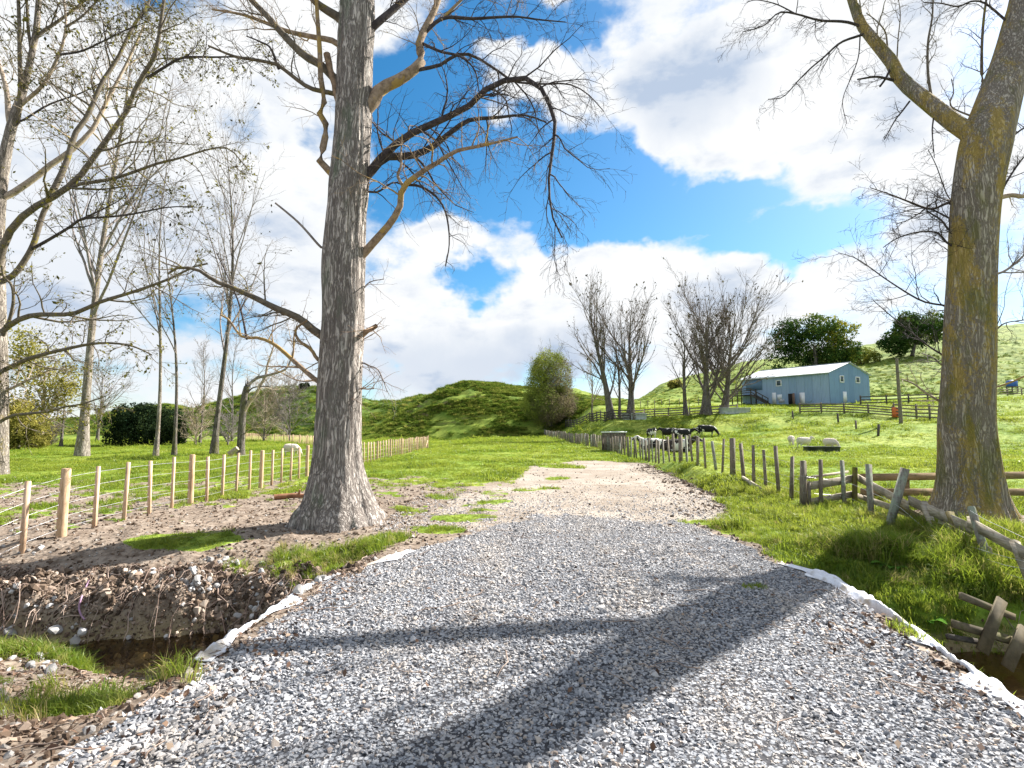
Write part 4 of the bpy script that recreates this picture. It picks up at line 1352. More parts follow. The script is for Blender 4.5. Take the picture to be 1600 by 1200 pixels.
# ================================================================== the leafy poplar at the left edge
D3 = 23.0
f3 = ground_hit(-6, 742); D3 = f3[1]
lt = empty('spreading_poplar', (at(-4, 700, D3)[0], D3, Hs(at(-4, 700, D3)[0], D3)), 'pale trunked poplar at the left edge with long mossy limbs and olive leaves', 'tree')
cen = [(-5, 760, 25), (-5, 740, 20), (-4, 700, 18), (-4, 600, 17), (-5, 500, 16.5), (-6, 420, 15.5), (-5, 340, 14), (2, 280, 12), (12, 225, 10), (24, 178, 8.5), (37, 140, 7), (50, 82, 6), (58, 33, 5.4), (62, -40, 4.8), (70, -200, 3)]
path = [at(x, y, D3) for x, y, w in cen]; rads = [w / F * D3 * .75 for x, y, w in cen]
LAID[:] = [resample(path, 200)]
trunk_mesh('trunk', path, rads, BARK_LEFT, lt, flare=.5, furrow=.012, k=60, n=160, seed=5)


def cA(*pts): return C4(pts, 0, 0, 1 / 3.)
def cB(*pts): return C4(pts, 0, 400, .3)
def cE(*pts): return C4(pts, 0, 180, .225)
def px_r3(w): return .40 * w / F * D3


tips = []
D3K = dict(rmin=.008, lmax=(5, 2.2, 1.0))
LIMBS_L = [
    (cE((-30, 1120), (20, 920), (60, 820), (140, 720), (240, 640), (350, 580), (460, 510), (560, 420), (680, 250), (750, 160), (830, 40), (900, -60)) + [(215, 130), (243, 87), (250, 43), (262, -40)], -.15, 16, 5, LIMB_MOSSY, dict(seed_n=(16, 5, 3), l=(.24, .5, .5), t0=.3)),
    (cE((330, 600), (400, 460), (460, 330), (515, 140), (570, 60), (620, -20)) + [(160, 127), (183, 93), (207, 43), (233, 3), (250, -60)], .15, 13, 4, LIMB_MOSSY, dict(seed_n=(15, 5, 3), l=(.25, .5, .5), t0=.3)),
    (cE((490, 500), (540, 480), (740, 450), (900, 405), (1080, 340), (1240, 300), (1480, 230), (1600, 240)) + [(385, 262)], -.1, 8, 2, LIMB_MOSSY, dict(seed_n=(14, 5, 3), l=(.28, .5, .5))),
    (cE((-20, 600), (60, 560), (120, 520), (250, 430), (370, 330), (480, 260), (540, 200), (620, 130), (680, 30)) + [(173, 147), (200, 95), (225, 40)], .2, 15, 4, LIMB_PALE, dict(seed_n=(14, 5, 3), l=(.25, .5, .5), t0=.35)),
    (cE((-30, 1180), (80, 1120), (150, 1040), (230, 900), (300, 680), (350, 600)), .05, 13, 9, LIMB_MOSSY, dict(seed_n=(6, 5, 3), l=(.3, .5, .5))),
    (cE((220, 930), (330, 870), (480, 780), (570, 720), (700, 710), (900, 690), (1160, 640), (1350, 635)), -.2, 7, 1.8, LIMB_DARK, dict(seed_n=(14, 5, 3), l=(.3, .5, .5))),
    (cE((570, 720), (700, 660), (830, 590), (870, 550)), .2, 4, 1.5, LIMB_DARK, dict(seed_n=(8, 4), l=(.4, .5))),
    (cB((-10, 420), (20, 395), (60, 350), (130, 320), (200, 305), (380, 300), (520, 240), (700, 185), (880, 120), (1000, 60), (1080, 40)), -.2, 13, 3, LIMB_MOSSY, dict(seed_n=(14, 5, 3), l=(.25, .5, .5))),
    (cB((-20, 605), (30, 590), (150, 535), (320, 490), (500, 455), (650, 460), (730, 485), (790, 515)), -.15, 11, 2.5, LIMB_MOSSY, dict(seed_n=(14, 5, 3), l=(.26, .5, .5))),
    (cB((-10, 865), (30, 850), (70, 830), (250, 810), (340, 785), (430, 770), (550, 730)), -.2, 8, 2, LIMB_MOSSY, dict(seed_n=(12, 5, 3), l=(.32, .5, .5), up=(.02, 0, 0))),
    (cB((10, 430), (50, 330), (70, 230), (60, 150), (20, 110), (10, 50)), -.25, 8, 4, LIMB_MOSSY, dict(seed_n=(5, 4), l=(.3, .5))),
    (cB((10, 710), (60, 690), (140, 650), (200, 625), (260, 595), (350, 590)), .3, 7, 2, LIMB_PALE, dict(seed_n=(11, 5, 3), l=(.4, .5, .5))),
    (cA((90, 570), (115, 560), (230, 490), (370, 440), (470, 390)), .2, 5, 2, LIMB_DARK, dict(seed_n=(11, 5, 3), l=(.35, .5, .5))),
    (cA((100, 490), (200, 400), (270, 270), (300, 180), (310, 100), (300, 0), (310, -90)), -.1, 9, 3, LIMB_PALE, dict(seed_n=(14, 5, 3), l=(.25, .5, .5))),
    (cA((180, 165), (300, 80), (400, 0), (480, -80)), .2, 8, 3, LIMB_MOSSY, dict(seed_n=(12, 5, 3), l=(.35, .5, .5))),
    (cA((310, 125), (380, 80), (440, 20), (500, -60)), .1, 5, 2.5, LIMB_MOSSY, dict(seed_n=(10, 5, 3), l=(.4, .5, .5))),
    (cA((85, 560), (95, 400), (92, 250), (90, 100), (85, -40), (80, -200)), -.15, 10, 5, LIMB_MOSSY, dict(seed_n=(10, 5, 3), l=(.25, .5, .5))),
    (cA((145, 230), (132, 130), (125, 0), (120, -120)), -.2, 7, 4, LIMB_MOSSY, dict(seed_n=(9, 5, 3), l=(.25, .5, .5))),
    (cA((290, 255), (380, 240), (470, 200), (580, 145), (690, 100)), -.2, 5, 1.8, LIMB_DARK, dict(seed_n=(12, 5, 3), l=(.3, .5, .5))),
    (cA((700, 360), (780, 310), (860, 270), (1000, 268), (1120, 268), (1220, 290)), -.1, 6, 2, LIMB_DARK, dict(seed_n=(14, 5, 3), l=(.3, .5, .5))),
    (cA((40, 540), (30, 420), (0, 310), (-40, 200)), .2, 12, 6, LIMB_PALE, dict(seed_n=(6, 4, 3), l=(.3, .5, .5))),
    (cA((600, 480), (680, 350), (730, 220), (755, 110), (770, 0)), .2, 6, 3, LIMB_MOSSY, dict(seed_n=(14, 5, 3), l=(.3, .5, .5))),
]
for pts, k_, w0, w1, mt, kw in LIMBS_L:
    g = Geo()
    twiggy(g, limb_px(pts, D3, k_), taper(px_r3(w0), px_r3(w1)), tips=tips, **{**D3K, **kw})
    build('branch', g, mt, lt, smooth=True)
tp = np.concatenate(tips)
# leaves thicken towards the upper right of the crown, as in life on a windward side
sel = RNG.uniform(size=len(tp)) < .22
tp = tp[sel] + RNG.normal(0, .05, (sel.sum(), 3))
lf = leaf_cloud('leaf', tp, .072, LEAF_OLIVE, RNG.uniform(size=len(tp)), lt, .3)
lf['kind'] = 'stuff'
# ================================================================== other trees
def bare_tree(name, label, px, py, top, r0, n1, first=.25, spread=.55, up=.03, lv=(6, 5), group=None, bark=None, limb=None, lean=0.0, fork=1.0,
              leaves=None, lsize=.12, lfrac=.12, seed=0, rmin=.010, l1=.42, wob=.03, whippy=1.0, ytop=None, lrel=(.5, .5), angs=(.6, .7)):
    """a bare tree whose foot is at the ground point seen at (px, py) and whose top is at pixel row `top`"""
    global RNG
    keep = RNG; RNG = np.random.default_rng(1000 + seed)
    fp = ground_hit(px, py); D = fp[1]
    fp[2] = Hs(fp[0], D) - .05
    r0 = r0 * min(1.0, D / 60.0) if group == 'bare trees beyond the cattle' else r0
    ztop = at(px, top, D)[2]; Ht = ztop - fp[2]
    root = empty(name, fp, label, 'tree', group)
    bark = bark or BARK_FAR; limb = limb or LIMB_FAR
    n = 14
    t = np.linspace(0, 1, n)
    Hh = Ht * fork
    ph = RNG.uniform(0, 6.28, 2)
    path = np.stack([fp[0] + lean * t * Hh + wob * Hh * np.sin(t * 4 + ph[0]) * t, fp[1] + wob * Hh * np.sin(t * 3 + ph[1]) * t, fp[2] + Hh * t], 1)
    rad = r0 * (1 - .93 * t ** .9) * (1 + .55 * np.exp(-t * Hh / (r0 * 2.2)))
    g = Geo(); gp = resample(path, 30); gr = np.interp(np.linspace(0, 1, 30), t, rad)
    gr = gr * (1 + .08 * (vnoise(np.linspace(0, 14, 30), np.zeros(30), seed=seed) - .5))
    g.tubes(gp, gr, 14)
    build('trunk', g, bark, root, smooth=True)
    g = Geo()
    P, Rr = spawn(gp[None], gr[None], n1, l1, spread, first, .98, nseg=10, wig=.07 * whippy, up=up, rf=.55, rmin=rmin, lmax=Ht * .62, angj=.16)
    g.tubes(P, Rr, 6)
    tips = []
    for i, c in enumerate(lv):
        P, Rr = spawn(P, Rr, c, lrel[min(i, len(lrel) - 1)], angs[min(i, len(angs) - 1)], .15, 1.0, nseg=6, wig=.12 * whippy, up=up * .8, rf=.55, rmin=rmin * .8)
        g.tubes(P, Rr, 4 if i == 0 else 3)
        tips.append(P[:, 2:].reshape(-1, 3))
    build('crown', g, limb, root, smooth=True)
    if leaves is not None:
        tp = tips[-1]
        tp = tp[RNG.uniform(size=len(tp)) < lfrac]
        lf = leaf_cloud('leaf', tp, lsize, leaves, RNG.uniform(size=len(tp)), root, .3)
        lf['kind'] = 'stuff'
    RNG = keep
    return root


GL = 'bare trees standing in the left paddock'
bare_tree('bare_poplar', 'tall bare poplar with a thick pale foot, standing just right of the left edge tree', 128, 713, 30, .31, 24, .30, .55, .05, (8, 5), GL, BARK_LEFT, LIMB_GREY, .01, leaves=LEAF_DARK, lsize=.12, lfrac=.10, seed=1, rmin=.011)
bare_tree('slim_tree', 'slender bare tree with a thin straight stem before the dark evergreen shrub', 243, 714, 230, .13, 15, .32, .55, .05, (7, 4), GL, BARK_LEFT, LIMB_GREY, .0, leaves=LEAF_DARK, lsize=.12, lfrac=.10, seed=2)
bare_tree('slim_tree', 'dark thin crooked tree leaning left beside the slender pale stemmed one', 272, 712, 330, .13, 12, .38, .6, .04, (6, 4), GL, BARK_FAR, LIMB_FAR, -.06, seed=3)
bare_tree('bare_poplar', 'dark trunked tall poplar with upswept twigs, between the shrub and the snapped tree', 334, 711, 215, .21, 26, .30, .5, .06, (8, 5), GL, BARK_FAR, LIMB_GREY, .015, leaves=LEAF_DARK, lsize=.11, lfrac=.05, seed=4)
bare_tree('background_tree', 'thin grey leafless tree with two stems far behind the dark poplar', 312, 694, 545, .16, 16, .3, .6, .04, (6, 4), 'grey leafless trees far behind', BARK_FAR, LIMB_GREY, seed=5, rmin=.02)
bare_tree('background_tree', 'bushy grey leafless tree to the right of the dark poplar, far behind', 362, 692, 530, .16, 18, .25, .6, .04, (6, 4), 'grey leafless trees far behind', BARK_FAR, LIMB_GREY, seed=6, rmin=.02)
bare_tree('background_tree', 'leafless round headed tree behind the thick footed poplar', 152, 690, 572, .22, 26, .2, .75, .03, (8, 5), 'grey leafless trees far behind', BARK_FAR, LIMB_GREY, seed=7, rmin=.025, l1=.6)
bare_tree('background_tree', 'small bare tree standing alone before the far left hill', 95, 698, 610, .16, 12, .35, .6, .04, (6, 4), 'grey leafless trees far behind', BARK_FAR, LIMB_GREY, .0, seed=8, rmin=.02)

# snapped tree
sb = ground_hit(375, 711); Ds = sb[1]; sb[2] = Hs(sb[0], Ds) - .05
st_ = empty('snapped_tree', sb, 'snapped tree with a jagged stump top and one pale limb curving right', 'tree')
def pxs(w): return .5 * w / F * Ds
g = Geo()
lp = limb_px([(375, 716), (376, 705), (377, 680), (379, 650), (382, 620), (386, 604)], Ds, 0)
g.tubes(lp, taper(pxs(13), pxs(9)) * (1 + .8 * np.exp(-np.linspace(0, 20, 20))), 12)
for dx, dz in ((-.10, .5), (.02, .75), (.10, .35)):
    e = lp[-1]
    g.tubes(resample([e + [dx, 0, -.1], e + [dx * 1.1, .02, dz]], 5), np.linspace(.09, .01, 5), 5)
build('trunk', g, BARK_FAR, st_, smooth=True)
for pts, w0, w1, kw, mt in (
    ([(383, 640), (390, 628), (400, 616), (408, 600), (415, 588), (418, 570), (428, 540)], 7, 2, dict(seed_n=(7, 4, 3), l=(.35, .5, .5)), LIMB_PALE),
    ([(384, 612), (392, 598), (404, 590), (424, 585), (446, 577), (455, 560), (462, 530)], 6, 2, dict(seed_n=(8, 4, 3), l=(.35, .5, .5)), LIMB_GREY),
    ([(386, 615), (395, 606), (410, 604), (422, 604)], 3, 1.5, dict(seed_n=(4, 3), l=(.5, .5)), LIMB_FAR),
    ([(384, 676), (392, 670), (404, 665), (420, 662), (436, 668)], 2, 1, dict(seed_n=(9, 5), l=(.5, .5)), LIMB_PALE)):
    g = Geo(); twiggy(g, limb_px(pts, Ds, .1), taper(pxs(w0), pxs(w1)), rmin=.012, **kw)
    build('branch', g, mt, st_, smooth=True)

# poplars beyond the cattle
GR = 'bare trees beyond the cattle'
bare_tree('bare_willow', 'left tallest of the bare pair beyond the long paling fence, trunk leaning left', 955, 655, 466, .46, 17, .16, .5, .055, (9, 5), GR, BARK_FAR, LIMB_FAR, -.16, leaves=LEAF_DARK, lsize=.2, lfrac=.05, seed=11, rmin=.022, l1=.55, angs=(.45, .5), fork=.95)
bare_tree('bare_willow', 'wide bare many-limbed tree right beside the left leaning one, beyond the cattle', 985, 653, 480, .46, 26, .12, .62, .07, (9, 5), GR, BARK_FAR, LIMB_FAR, .04, leaves=LEAF_DARK, lsize=.2, lfrac=.05, seed=12, rmin=.022, l1=.72, angs=(.4, .5), fork=.85)
bare_tree('bare_willow', 'small thin bare tree between the wide one and the great fan shaped crown', 1072, 650, 510, .30, 14, .2, .55, .06, (7, 4), GR, BARK_FAR, LIMB_FAR, -.02, leaves=LEAF_DARK, lsize=.2, lfrac=.06, seed=13, rmin=.022, l1=.55, angs=(.45, .5))
bare_tree('bare_willow', 'great fan shaped bare tree with a dense crown of upswept limbs left of the shed', 1103, 648, 462, .58, 31, .07, .80, .07, (10, 6), GR, BARK_FAR, LIMB_FAR, .06, leaves=LEAF_DARK, lsize=.2, lfrac=.07, seed=14, rmin=.022, l1=1.0, angs=(.30, .4), fork=.72, lrel=(.55, .5))
bare_tree('bare_willow', 'bare tree with limbs sweeping right over the blue shed roof', 1131, 645, 458, .46, 31, .09, .80, .062, (10, 6), GR, BARK_FAR, LIMB_FAR, .17, leaves=LEAF_DARK, lsize=.2, lfrac=.07, seed=15, rmin=.022, l1=1.0, angs=(.30, .4), fork=.72, lrel=(.55, .5))
bare_tree('background_tree', 'faint grey small bare tree behind the pair beyond the cattle', 968, 652, 520, .2, 16, .2, .6, .05, (7, 4), GR, BARK_FAR, LIMB_GREY, seed=16, rmin=.022, l1=.6)
bare_tree('background_tree', 'pale bare sapling behind the left leaning bare tree', 925, 657, 560, .15, 16, .2, .6, .05, (6, 4), GR, BARK_FAR, LIMB_PALE, seed=17, rmin=.022, l1=.6)


# ------------------------------------------------------------------ leafy trees and shrubs
def shell_points(n, lobes, fill=.35, ns=1.0, seed=0, rough=.55):
    """points in and over a set of ellipsoid lobes ((c),(r)), thinned by noise so that the outline breaks up"""
    out = []
    w = np.array([np.prod(r) ** (2 / 3.) for c, r in lobes]); w /= w.sum()
    for (c, r), ww in zip(lobes, w):
        m = int(n * ww * 1.6)
        d = RNG.normal(size=(m, 3)); d /= np.linalg.norm(d, axis=1)[:, None]
        rad = np.where(RNG.uniform(size=m) < fill, RNG.uniform(.3, 1, m), RNG.normal(.97, .09, m))
        p = d * rad[:, None]
        bump = fbm(d[:, 0] * 2.2 + seed, d[:, 1] * 2.2, d[:, 2] * 2.2, oct=4, seed=seed) - .5
        p = p * (1 + rough * bump)[:, None]
        out.append(np.array(c) + p * np.array(r))
    P = np.concatenate(out)
    q = fbm(P[:, 0] / ns, P[:, 1] / ns, P[:, 2] / ns, oct=3, seed=seed + 3)
    return P[q > RNG.uniform(.30, .55, len(P))]


def leafy(name, label, px, py, lobes_px, depth, n, size, mat, cat='tree', trunk_w=None, tintf=None, ns=1.0, seed=0, group=None, fill=.35, limbs=12, limbmat=None, rough=.95):
    """lobes_px: (cx, cy, rx, ry) in pixels at the foot's distance; depth: radius along the view as a share of rx"""
    fp = ground_hit(px, py); D = fp[1]; fp[2] = Hs(fp[0], D) - .05
    root = empty(name, fp, label, cat, group)
    lobes = []
    for i, (cx, cy, rx, ry) in enumerate(lobes_px):
        c = at(cx, cy, D + RNG.uniform(-.3, .3) * rx / F * D * (1 if i else 0))
        r = np.array([rx / F * D, depth * rx / F * D, ry / F * D])
        lobes.append((c, r))
    P = shell_points(n, lobes, fill, ns, seed, rough)
    P = P[P[:, 2] > H(P[:, 0], P[:, 1]) + .02]
    hi = (P[:, 2] - P[:, 2].min()) / (np.ptp(P[:, 2]) + 1e-6)
    base = fbm(P[:, 0] / ns * 1.3, P[:, 1] / ns * 1.3, P[:, 2] / ns * 1.3, seed=seed + 9)
    tint = tintf(P, hi, base, fp) if tintf else np.clip(.5 + 2.0 * (base - .5) + RNG.normal(0, .15, len(P)), 0, 1)
    leaf_cloud('crown', P, size, mat, tint, root, .35)
    tw = (trunk_w or 6) / F * D * .5
    g = Geo()
    top = lobes[0][0]
    mid = resample([fp, (fp + top) / 2 + [tw * .5, 0, 0], top], 16)
    g.tubes(mid, np.linspace(tw, tw * .35, 16), 9)
    Pb, Rb = spawn(mid[None], np.linspace(tw, tw * .35, 16)[None], limbs, .55, .75, .25, 1, nseg=7, wig=.1, up=.03, rf=.5, rmin=.03)
    g.tubes(Pb, Rb, 5)
    Pb, Rb = spawn(Pb, Rb, 4, .5, .7, .3, 1, nseg=5, wig=.12, up=.03, rf=.5, rmin=.02)
    g.tubes(Pb, Rb, 4)
    build('trunk', g, limbmat or BARK_FAR, root, smooth=True)
    return root


# dark evergreen shrub of the left paddock
leafy('evergreen_shrub', 'dense dark evergreen shrub behind the two slender trees of the left paddock', 228, 697,
      [(225, 668, 44, 30), (188, 672, 26, 24), (262, 668, 28, 26), (215, 650, 30, 18), (278, 680, 14, 14)], .8, 26000, .13, LEAF_SHRUB, 'shrub', 8, seed=31, ns=1.2)
# bare twiggy bushes behind
bare_tree('twiggy_bush', 'brown leafless bush right of the snapped tree, at the foot of the far hill', 412, 690, 612, .14, 40, .03, .8, .03, (9, 5), 'leafless bushes at the foot of the hill', BARK_FAR, LIMB_PALE, seed=41, rmin=.028, l1=.75)
bare_tree('twiggy_bush', 'grey brown leafless bush just left of the great furrowed trunk', 452, 690, 606, .14, 40, .03, .8, .03, (9, 5), 'leafless bushes at the foot of the hill', BARK_FAR, LIMB_GREY, seed=42, rmin=.028, l1=.75)
bare_tree('twiggy_bush', 'low tangled leafless bush between the shrub and the dark poplar', 305, 696, 640, .12, 34, .03, .85, .03, (8, 5), 'leafless bushes at the foot of the hill', BARK_FAR, LIMB_PALE, seed=43, rmin=.022, l1=.8)
bare_tree('twiggy_bush', 'small dark leafless thicket by the lone bare tree of the far left', 78, 698, 668, .10, 30, .03, .9, .02, (8, 5), 'leafless bushes at the foot of the hill', BARK_FAR, LIMB_FAR, seed=44, rmin=.022, l1=.9)
bare_tree('twiggy_bush', 'leafless bush seen between the dark poplar and the snapped tree', 356, 697, 655, .10, 30, .03, .85, .02, (8, 5), 'leafless bushes at the foot of the hill', BARK_FAR, LIMB_GREY, seed=45, rmin=.022, l1=.85)
# yellow willows far left
leafy('yellow_willow', 'low rusty yellow willow at the far left, behind the pale trunk', 28, 703, [(30, 664, 32, 36), (58, 684, 18, 18), (8, 672, 26, 30)], .9, 9000, .16, LEAF_WILLOW, 'tree', 5, seed=33, ns=.9, fill=.6,
      tintf=lambda P, hi, b, fp: np.clip(.25 + .5 * hi + 1.2 * (b - .5), 0, 1))
leafy('yellow_willow', 'tall thin olive yellow willow whose sparse crown rises behind the mossy limbs', 62, 700, [(70, 590, 46, 50), (40, 545, 34, 38), (105, 610, 26, 30), (60, 640, 40, 26)], .9, 6500, .15, LEAF_WILLOW, 'tree', 6, seed=34, ns=1.1, fill=.75, limbs=18, limbmat=LIMB_PALE,
      tintf=lambda P, hi, b, fp: np.clip(.45 + .9 * (b - .5), 0, 1))
# the dome-shaped tree
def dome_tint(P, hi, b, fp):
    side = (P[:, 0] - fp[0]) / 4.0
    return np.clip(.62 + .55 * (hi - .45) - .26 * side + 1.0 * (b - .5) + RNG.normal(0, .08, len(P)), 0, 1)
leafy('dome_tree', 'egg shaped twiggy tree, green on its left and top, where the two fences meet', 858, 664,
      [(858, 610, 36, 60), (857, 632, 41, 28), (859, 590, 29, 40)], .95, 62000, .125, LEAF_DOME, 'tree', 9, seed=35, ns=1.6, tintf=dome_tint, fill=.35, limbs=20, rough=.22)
bare_tree('dome_twigs', 'fine leafless stems fanning in front of the egg shaped tree', 861, 666, 575, .25, 46, .04, .62, .05, (8, 4), None, BARK_FAR, LIMB_GREY, seed=46, rmin=.022, l1=.85)
# big evergreen behind the shed
leafy('broad_evergreen', 'broad dark evergreen with tufts tinted a sunlit yellow rising behind the blue shed', 1272, 596,
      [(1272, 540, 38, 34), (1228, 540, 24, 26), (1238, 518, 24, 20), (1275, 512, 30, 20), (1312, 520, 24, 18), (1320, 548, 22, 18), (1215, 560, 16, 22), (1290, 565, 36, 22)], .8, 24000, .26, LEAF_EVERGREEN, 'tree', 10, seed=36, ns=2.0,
      tintf=lambda P, hi, b, fp: np.clip(.28 + .60 * hi * sst(-4, 5, P[:, 0] - fp[0]) + 1.5 * (b - .5) + RNG.normal(0, .12, len(P)), 0, 1))  # sunlight put into the tint: yellower towards the upper right
leafy('yellow_bush', 'low yellow green bush at the right foot of the broad evergreen', 1345, 568, [(1340, 556, 24, 12), (1362, 560, 12, 8)], .8, 5000, .25, LEAF_EVERGREEN, 'bush', 3, seed=37, ns=1.5,
      tintf=lambda P, hi, b, fp: np.clip(.75 + .8 * (b - .5), 0, 1))
leafy('hill_tree', 'spreading evergreen on the skyline between the shed and the lichen trunk', 1425, 556, [(1430, 520, 34, 22), (1398, 538, 24, 16), (1462, 512, 20, 22), (1420, 505, 20, 14)], .8, 12000, .34, LEAF_EVERGREEN, 'tree', 6, seed=38, ns=2.4,
      tintf=lambda P, hi, b, fp: np.clip(.25 + .25 * hi + 1.5 * (b - .5), 0, 1))
leafy('lone_tree', 'tiny lone round headed tree standing on the crest of the far left hill', 477, 609, [(476, 602, 7, 3.6), (473, 604, 4, 2.5)], .8, 1500, .5, LEAF_SHRUB, 'tree', 1.6, seed=39, ns=2.0, limbs=5)
leafy('gorse_bush', 'olive bush on the slope above the bare sapling, right of the scar', 1055, 606, [(1055, 602, 10, 7)], .8, 1600, .3, LEAF_WILLOW, 'bush', 2, seed=40, ns=1.0)
# ------------------------------------------------------------------ woods and other materials
def wood(name, a, b, lich=None, grain=(1, 1, .12), amt=.4):
    m, T, out = material(name)
    pos = T.coord('Object')
    n = T.noise(T.map(pos, grain), 40, 6, .65)
    c = T.mix(T.ss(n, .3, .7), a, b)
    c = T.mix(T.m('MULTIPLY', T.ss(T.noise(pos, 2.1, 4, .6), .45, .7), .45), c, tuple(x * .55 for x in a))
    if lich is not None:
        c = T.mix(T.m('MULTIPLY', T.ss(T.noise(pos, 6, 5, .7), .60 - .18 * amt, .70 - .12 * amt), .8), c, lich)
    principled(T, out, c, .85, T.bump(n, .5, .006), .15)
    return m


PINE = wood('new_pine', (.46, .30, .19), (.68, .49, .34))
PINE_ROUND = wood('tanalised_round', (.38, .25, .14), (.62, .45, .30))
WEATHER = wood('weathered_grey_wood', (.105, .085, .065), (.26, .22, .175), (.22, .215, .15), amt=.5)
WEATHER_LICHEN = wood('lichened_post_wood', (.13, .115, .095), (.27, .25, .215), (.26, .30, .23), amt=.9)
MOSSY_POST = wood('mossy_post_wood', (.085, .07, .035), (.17, .14, .06), (.15, .15, .02), amt=.7)
RAIL_GREY = wood('silvered_rail_wood', (.24, .20, .15), (.46, .41, .33), (.20, .185, .10), grain=(.12, .12, 1), amt=.3)
RAIL_BROWN = wood('brown_rail_wood', (.20, .135, .075), (.36, .26, .16), (.13, .12, .05), grain=(.12, .12, 1), amt=.3)
RAIL_DARK = wood('dark_yard_wood', (.045, .04, .035), (.13, .115, .10), grain=(.2, .2, 1))
WIRE = simple('galvanised_wire', (.40, .40, .41), (.62, .62, .63), 4, .4, metal=.6, bump=0)
PALE_PAINT = simple('white_paint', (.70, .72, .74), (.82, .83, .84), 3, .5)


def round_post(g, foot, h, r, lean=(0, 0), k=9, taper_=.92):
    foot = np.asarray(foot, float)
    top = foot + np.array([lean[0] * h, lean[1] * h, h])
    low = foot - np.array([lean[0] * .3, lean[1] * .3, .3])
    P = np.stack([low, foot, (foot + top) / 2 + RNG.normal(0, .006, 3), top - (top - foot) * .015, top])
    g.tubes(P, np.array([r, r, r * (1 + taper_) / 2, r * taper_, r * taper_ * .86]), k, cap=True)


def square_post(g, foot, h, w, d, lean=(0, 0), yaw=0.0, jit=.003):
    foot = np.asarray(foot, float)
    top = foot + np.array([lean[0] * h, lean[1] * h, h])
    low = foot - np.array([lean[0] * .3, lean[1] * .3, .3])
    g.beam(low, top, w, d, up=(math.cos(yaw), math.sin(yaw), 0), jit=jit)


def polyline_at(pts, s):
    P = np.asarray(pts, float)
    L = np.concatenate([[0], np.cumsum(np.linalg.norm(np.diff(P, axis=0), axis=1))])
    return np.array([np.interp(s, L, P[:, 0]), np.interp(s, L, P[:, 1])]), L[-1]


def wires(root, line, s0, s1, heights, r=.0035, n=60, sag=.0):
    for hh in heights:
        ss_ = np.linspace(s0, s1, n)
        P = []
        for s in ss_:
            q, _ = polyline_at(line, s)
            P.append([q[0], q[1], Hs(q[0], q[1]) + hh])
        P = np.array(P)
        P[1:-1, 2] = np.convolve(P[:, 2], [.25, .5, .25], 'valid')
        g = Geo(); g.tubes(P, np.full(n, r), 4)
        build('wire', g, WIRE, root)


# ================================================================== new post-and-batten fence on the left
LX = [(-7.75, 6.6), (-7.75, 20), (-7.85, 36), (-8.2, 51.5)]
root = empty('batten_fence', (-7.75, 6.6, Hs(-7.75, 6.6)), 'new pale pine post and batten wire fence running away left of the furrowed tree', 'fence')
_, Ltot = polyline_at(LX, 0)
sp_ = .715; i = 0; s = .55
while s < Ltot:
    q, _ = polyline_at(LX, s)
    ft = on_ground(*q)
    isp = (i - 3) % 5 == 0
    g = Geo()
    if isp:
        round_post(g, ft, 1.17 + RNG.normal(0, .015), .066 if (i != 3) else .078, RNG.normal(0, .012, 2), 12)
        build('post', g, PINE_ROUND, root, org=np.array(root.location))
    else:
        square_post(g, ft - [0, 0, .0] , 1.13 + RNG.normal(0, .02), .062, .045, RNG.normal(0, .014, 2), yaw=RNG.normal(1.57, .12))
        build('batten', g, PINE, root, org=np.array(root.location))
    s += sp_ * (1 + RNG.normal(0, .03)); i += 1
wires(root, LX, 0, Ltot, (.16, .36, .58, .80, 1.03), n=70)
q, _ = polyline_at(LX, Ltot); ft = on_ground(*q)
g = Geo(); round_post(g, ft, 1.25, .085, (0, 0), 12); build('strainer_post', g, PINE_ROUND, root)
g = Geo(); g.beam(ft + [.05, -1.6, .05], ft + [0, -.1, .75], .09, .09); build('stay', g, PINE, root)

# far cross fence of the same paddock
FX = [(-21.5, 58), (-30, 72), (-50, 98)]
root = empty('batten_fence', (-21.5, 58, Hs(-21.5, 58)), 'far line of small pale battens crossing the paddock, behind the furrowed trunk', 'fence')
_, Ltot = polyline_at(FX, 0)
s = 0; i = 0
while s < Ltot:
    q, _ = polyline_at(FX, s); ft = on_ground(*q)
    g = Geo()
    if i % 6 == 0: round_post(g, ft, 1.25, .08, (0, 0), 8); build('post', g, PINE_ROUND, root)
    else: square_post(g, ft, 1.15, .07, .05, RNG.normal(0, .02, 2)); build('batten', g, PINE, root)
    s += .85; i += 1
wires(root, FX, 0, Ltot, (.3, .65, 1.0), n=40)

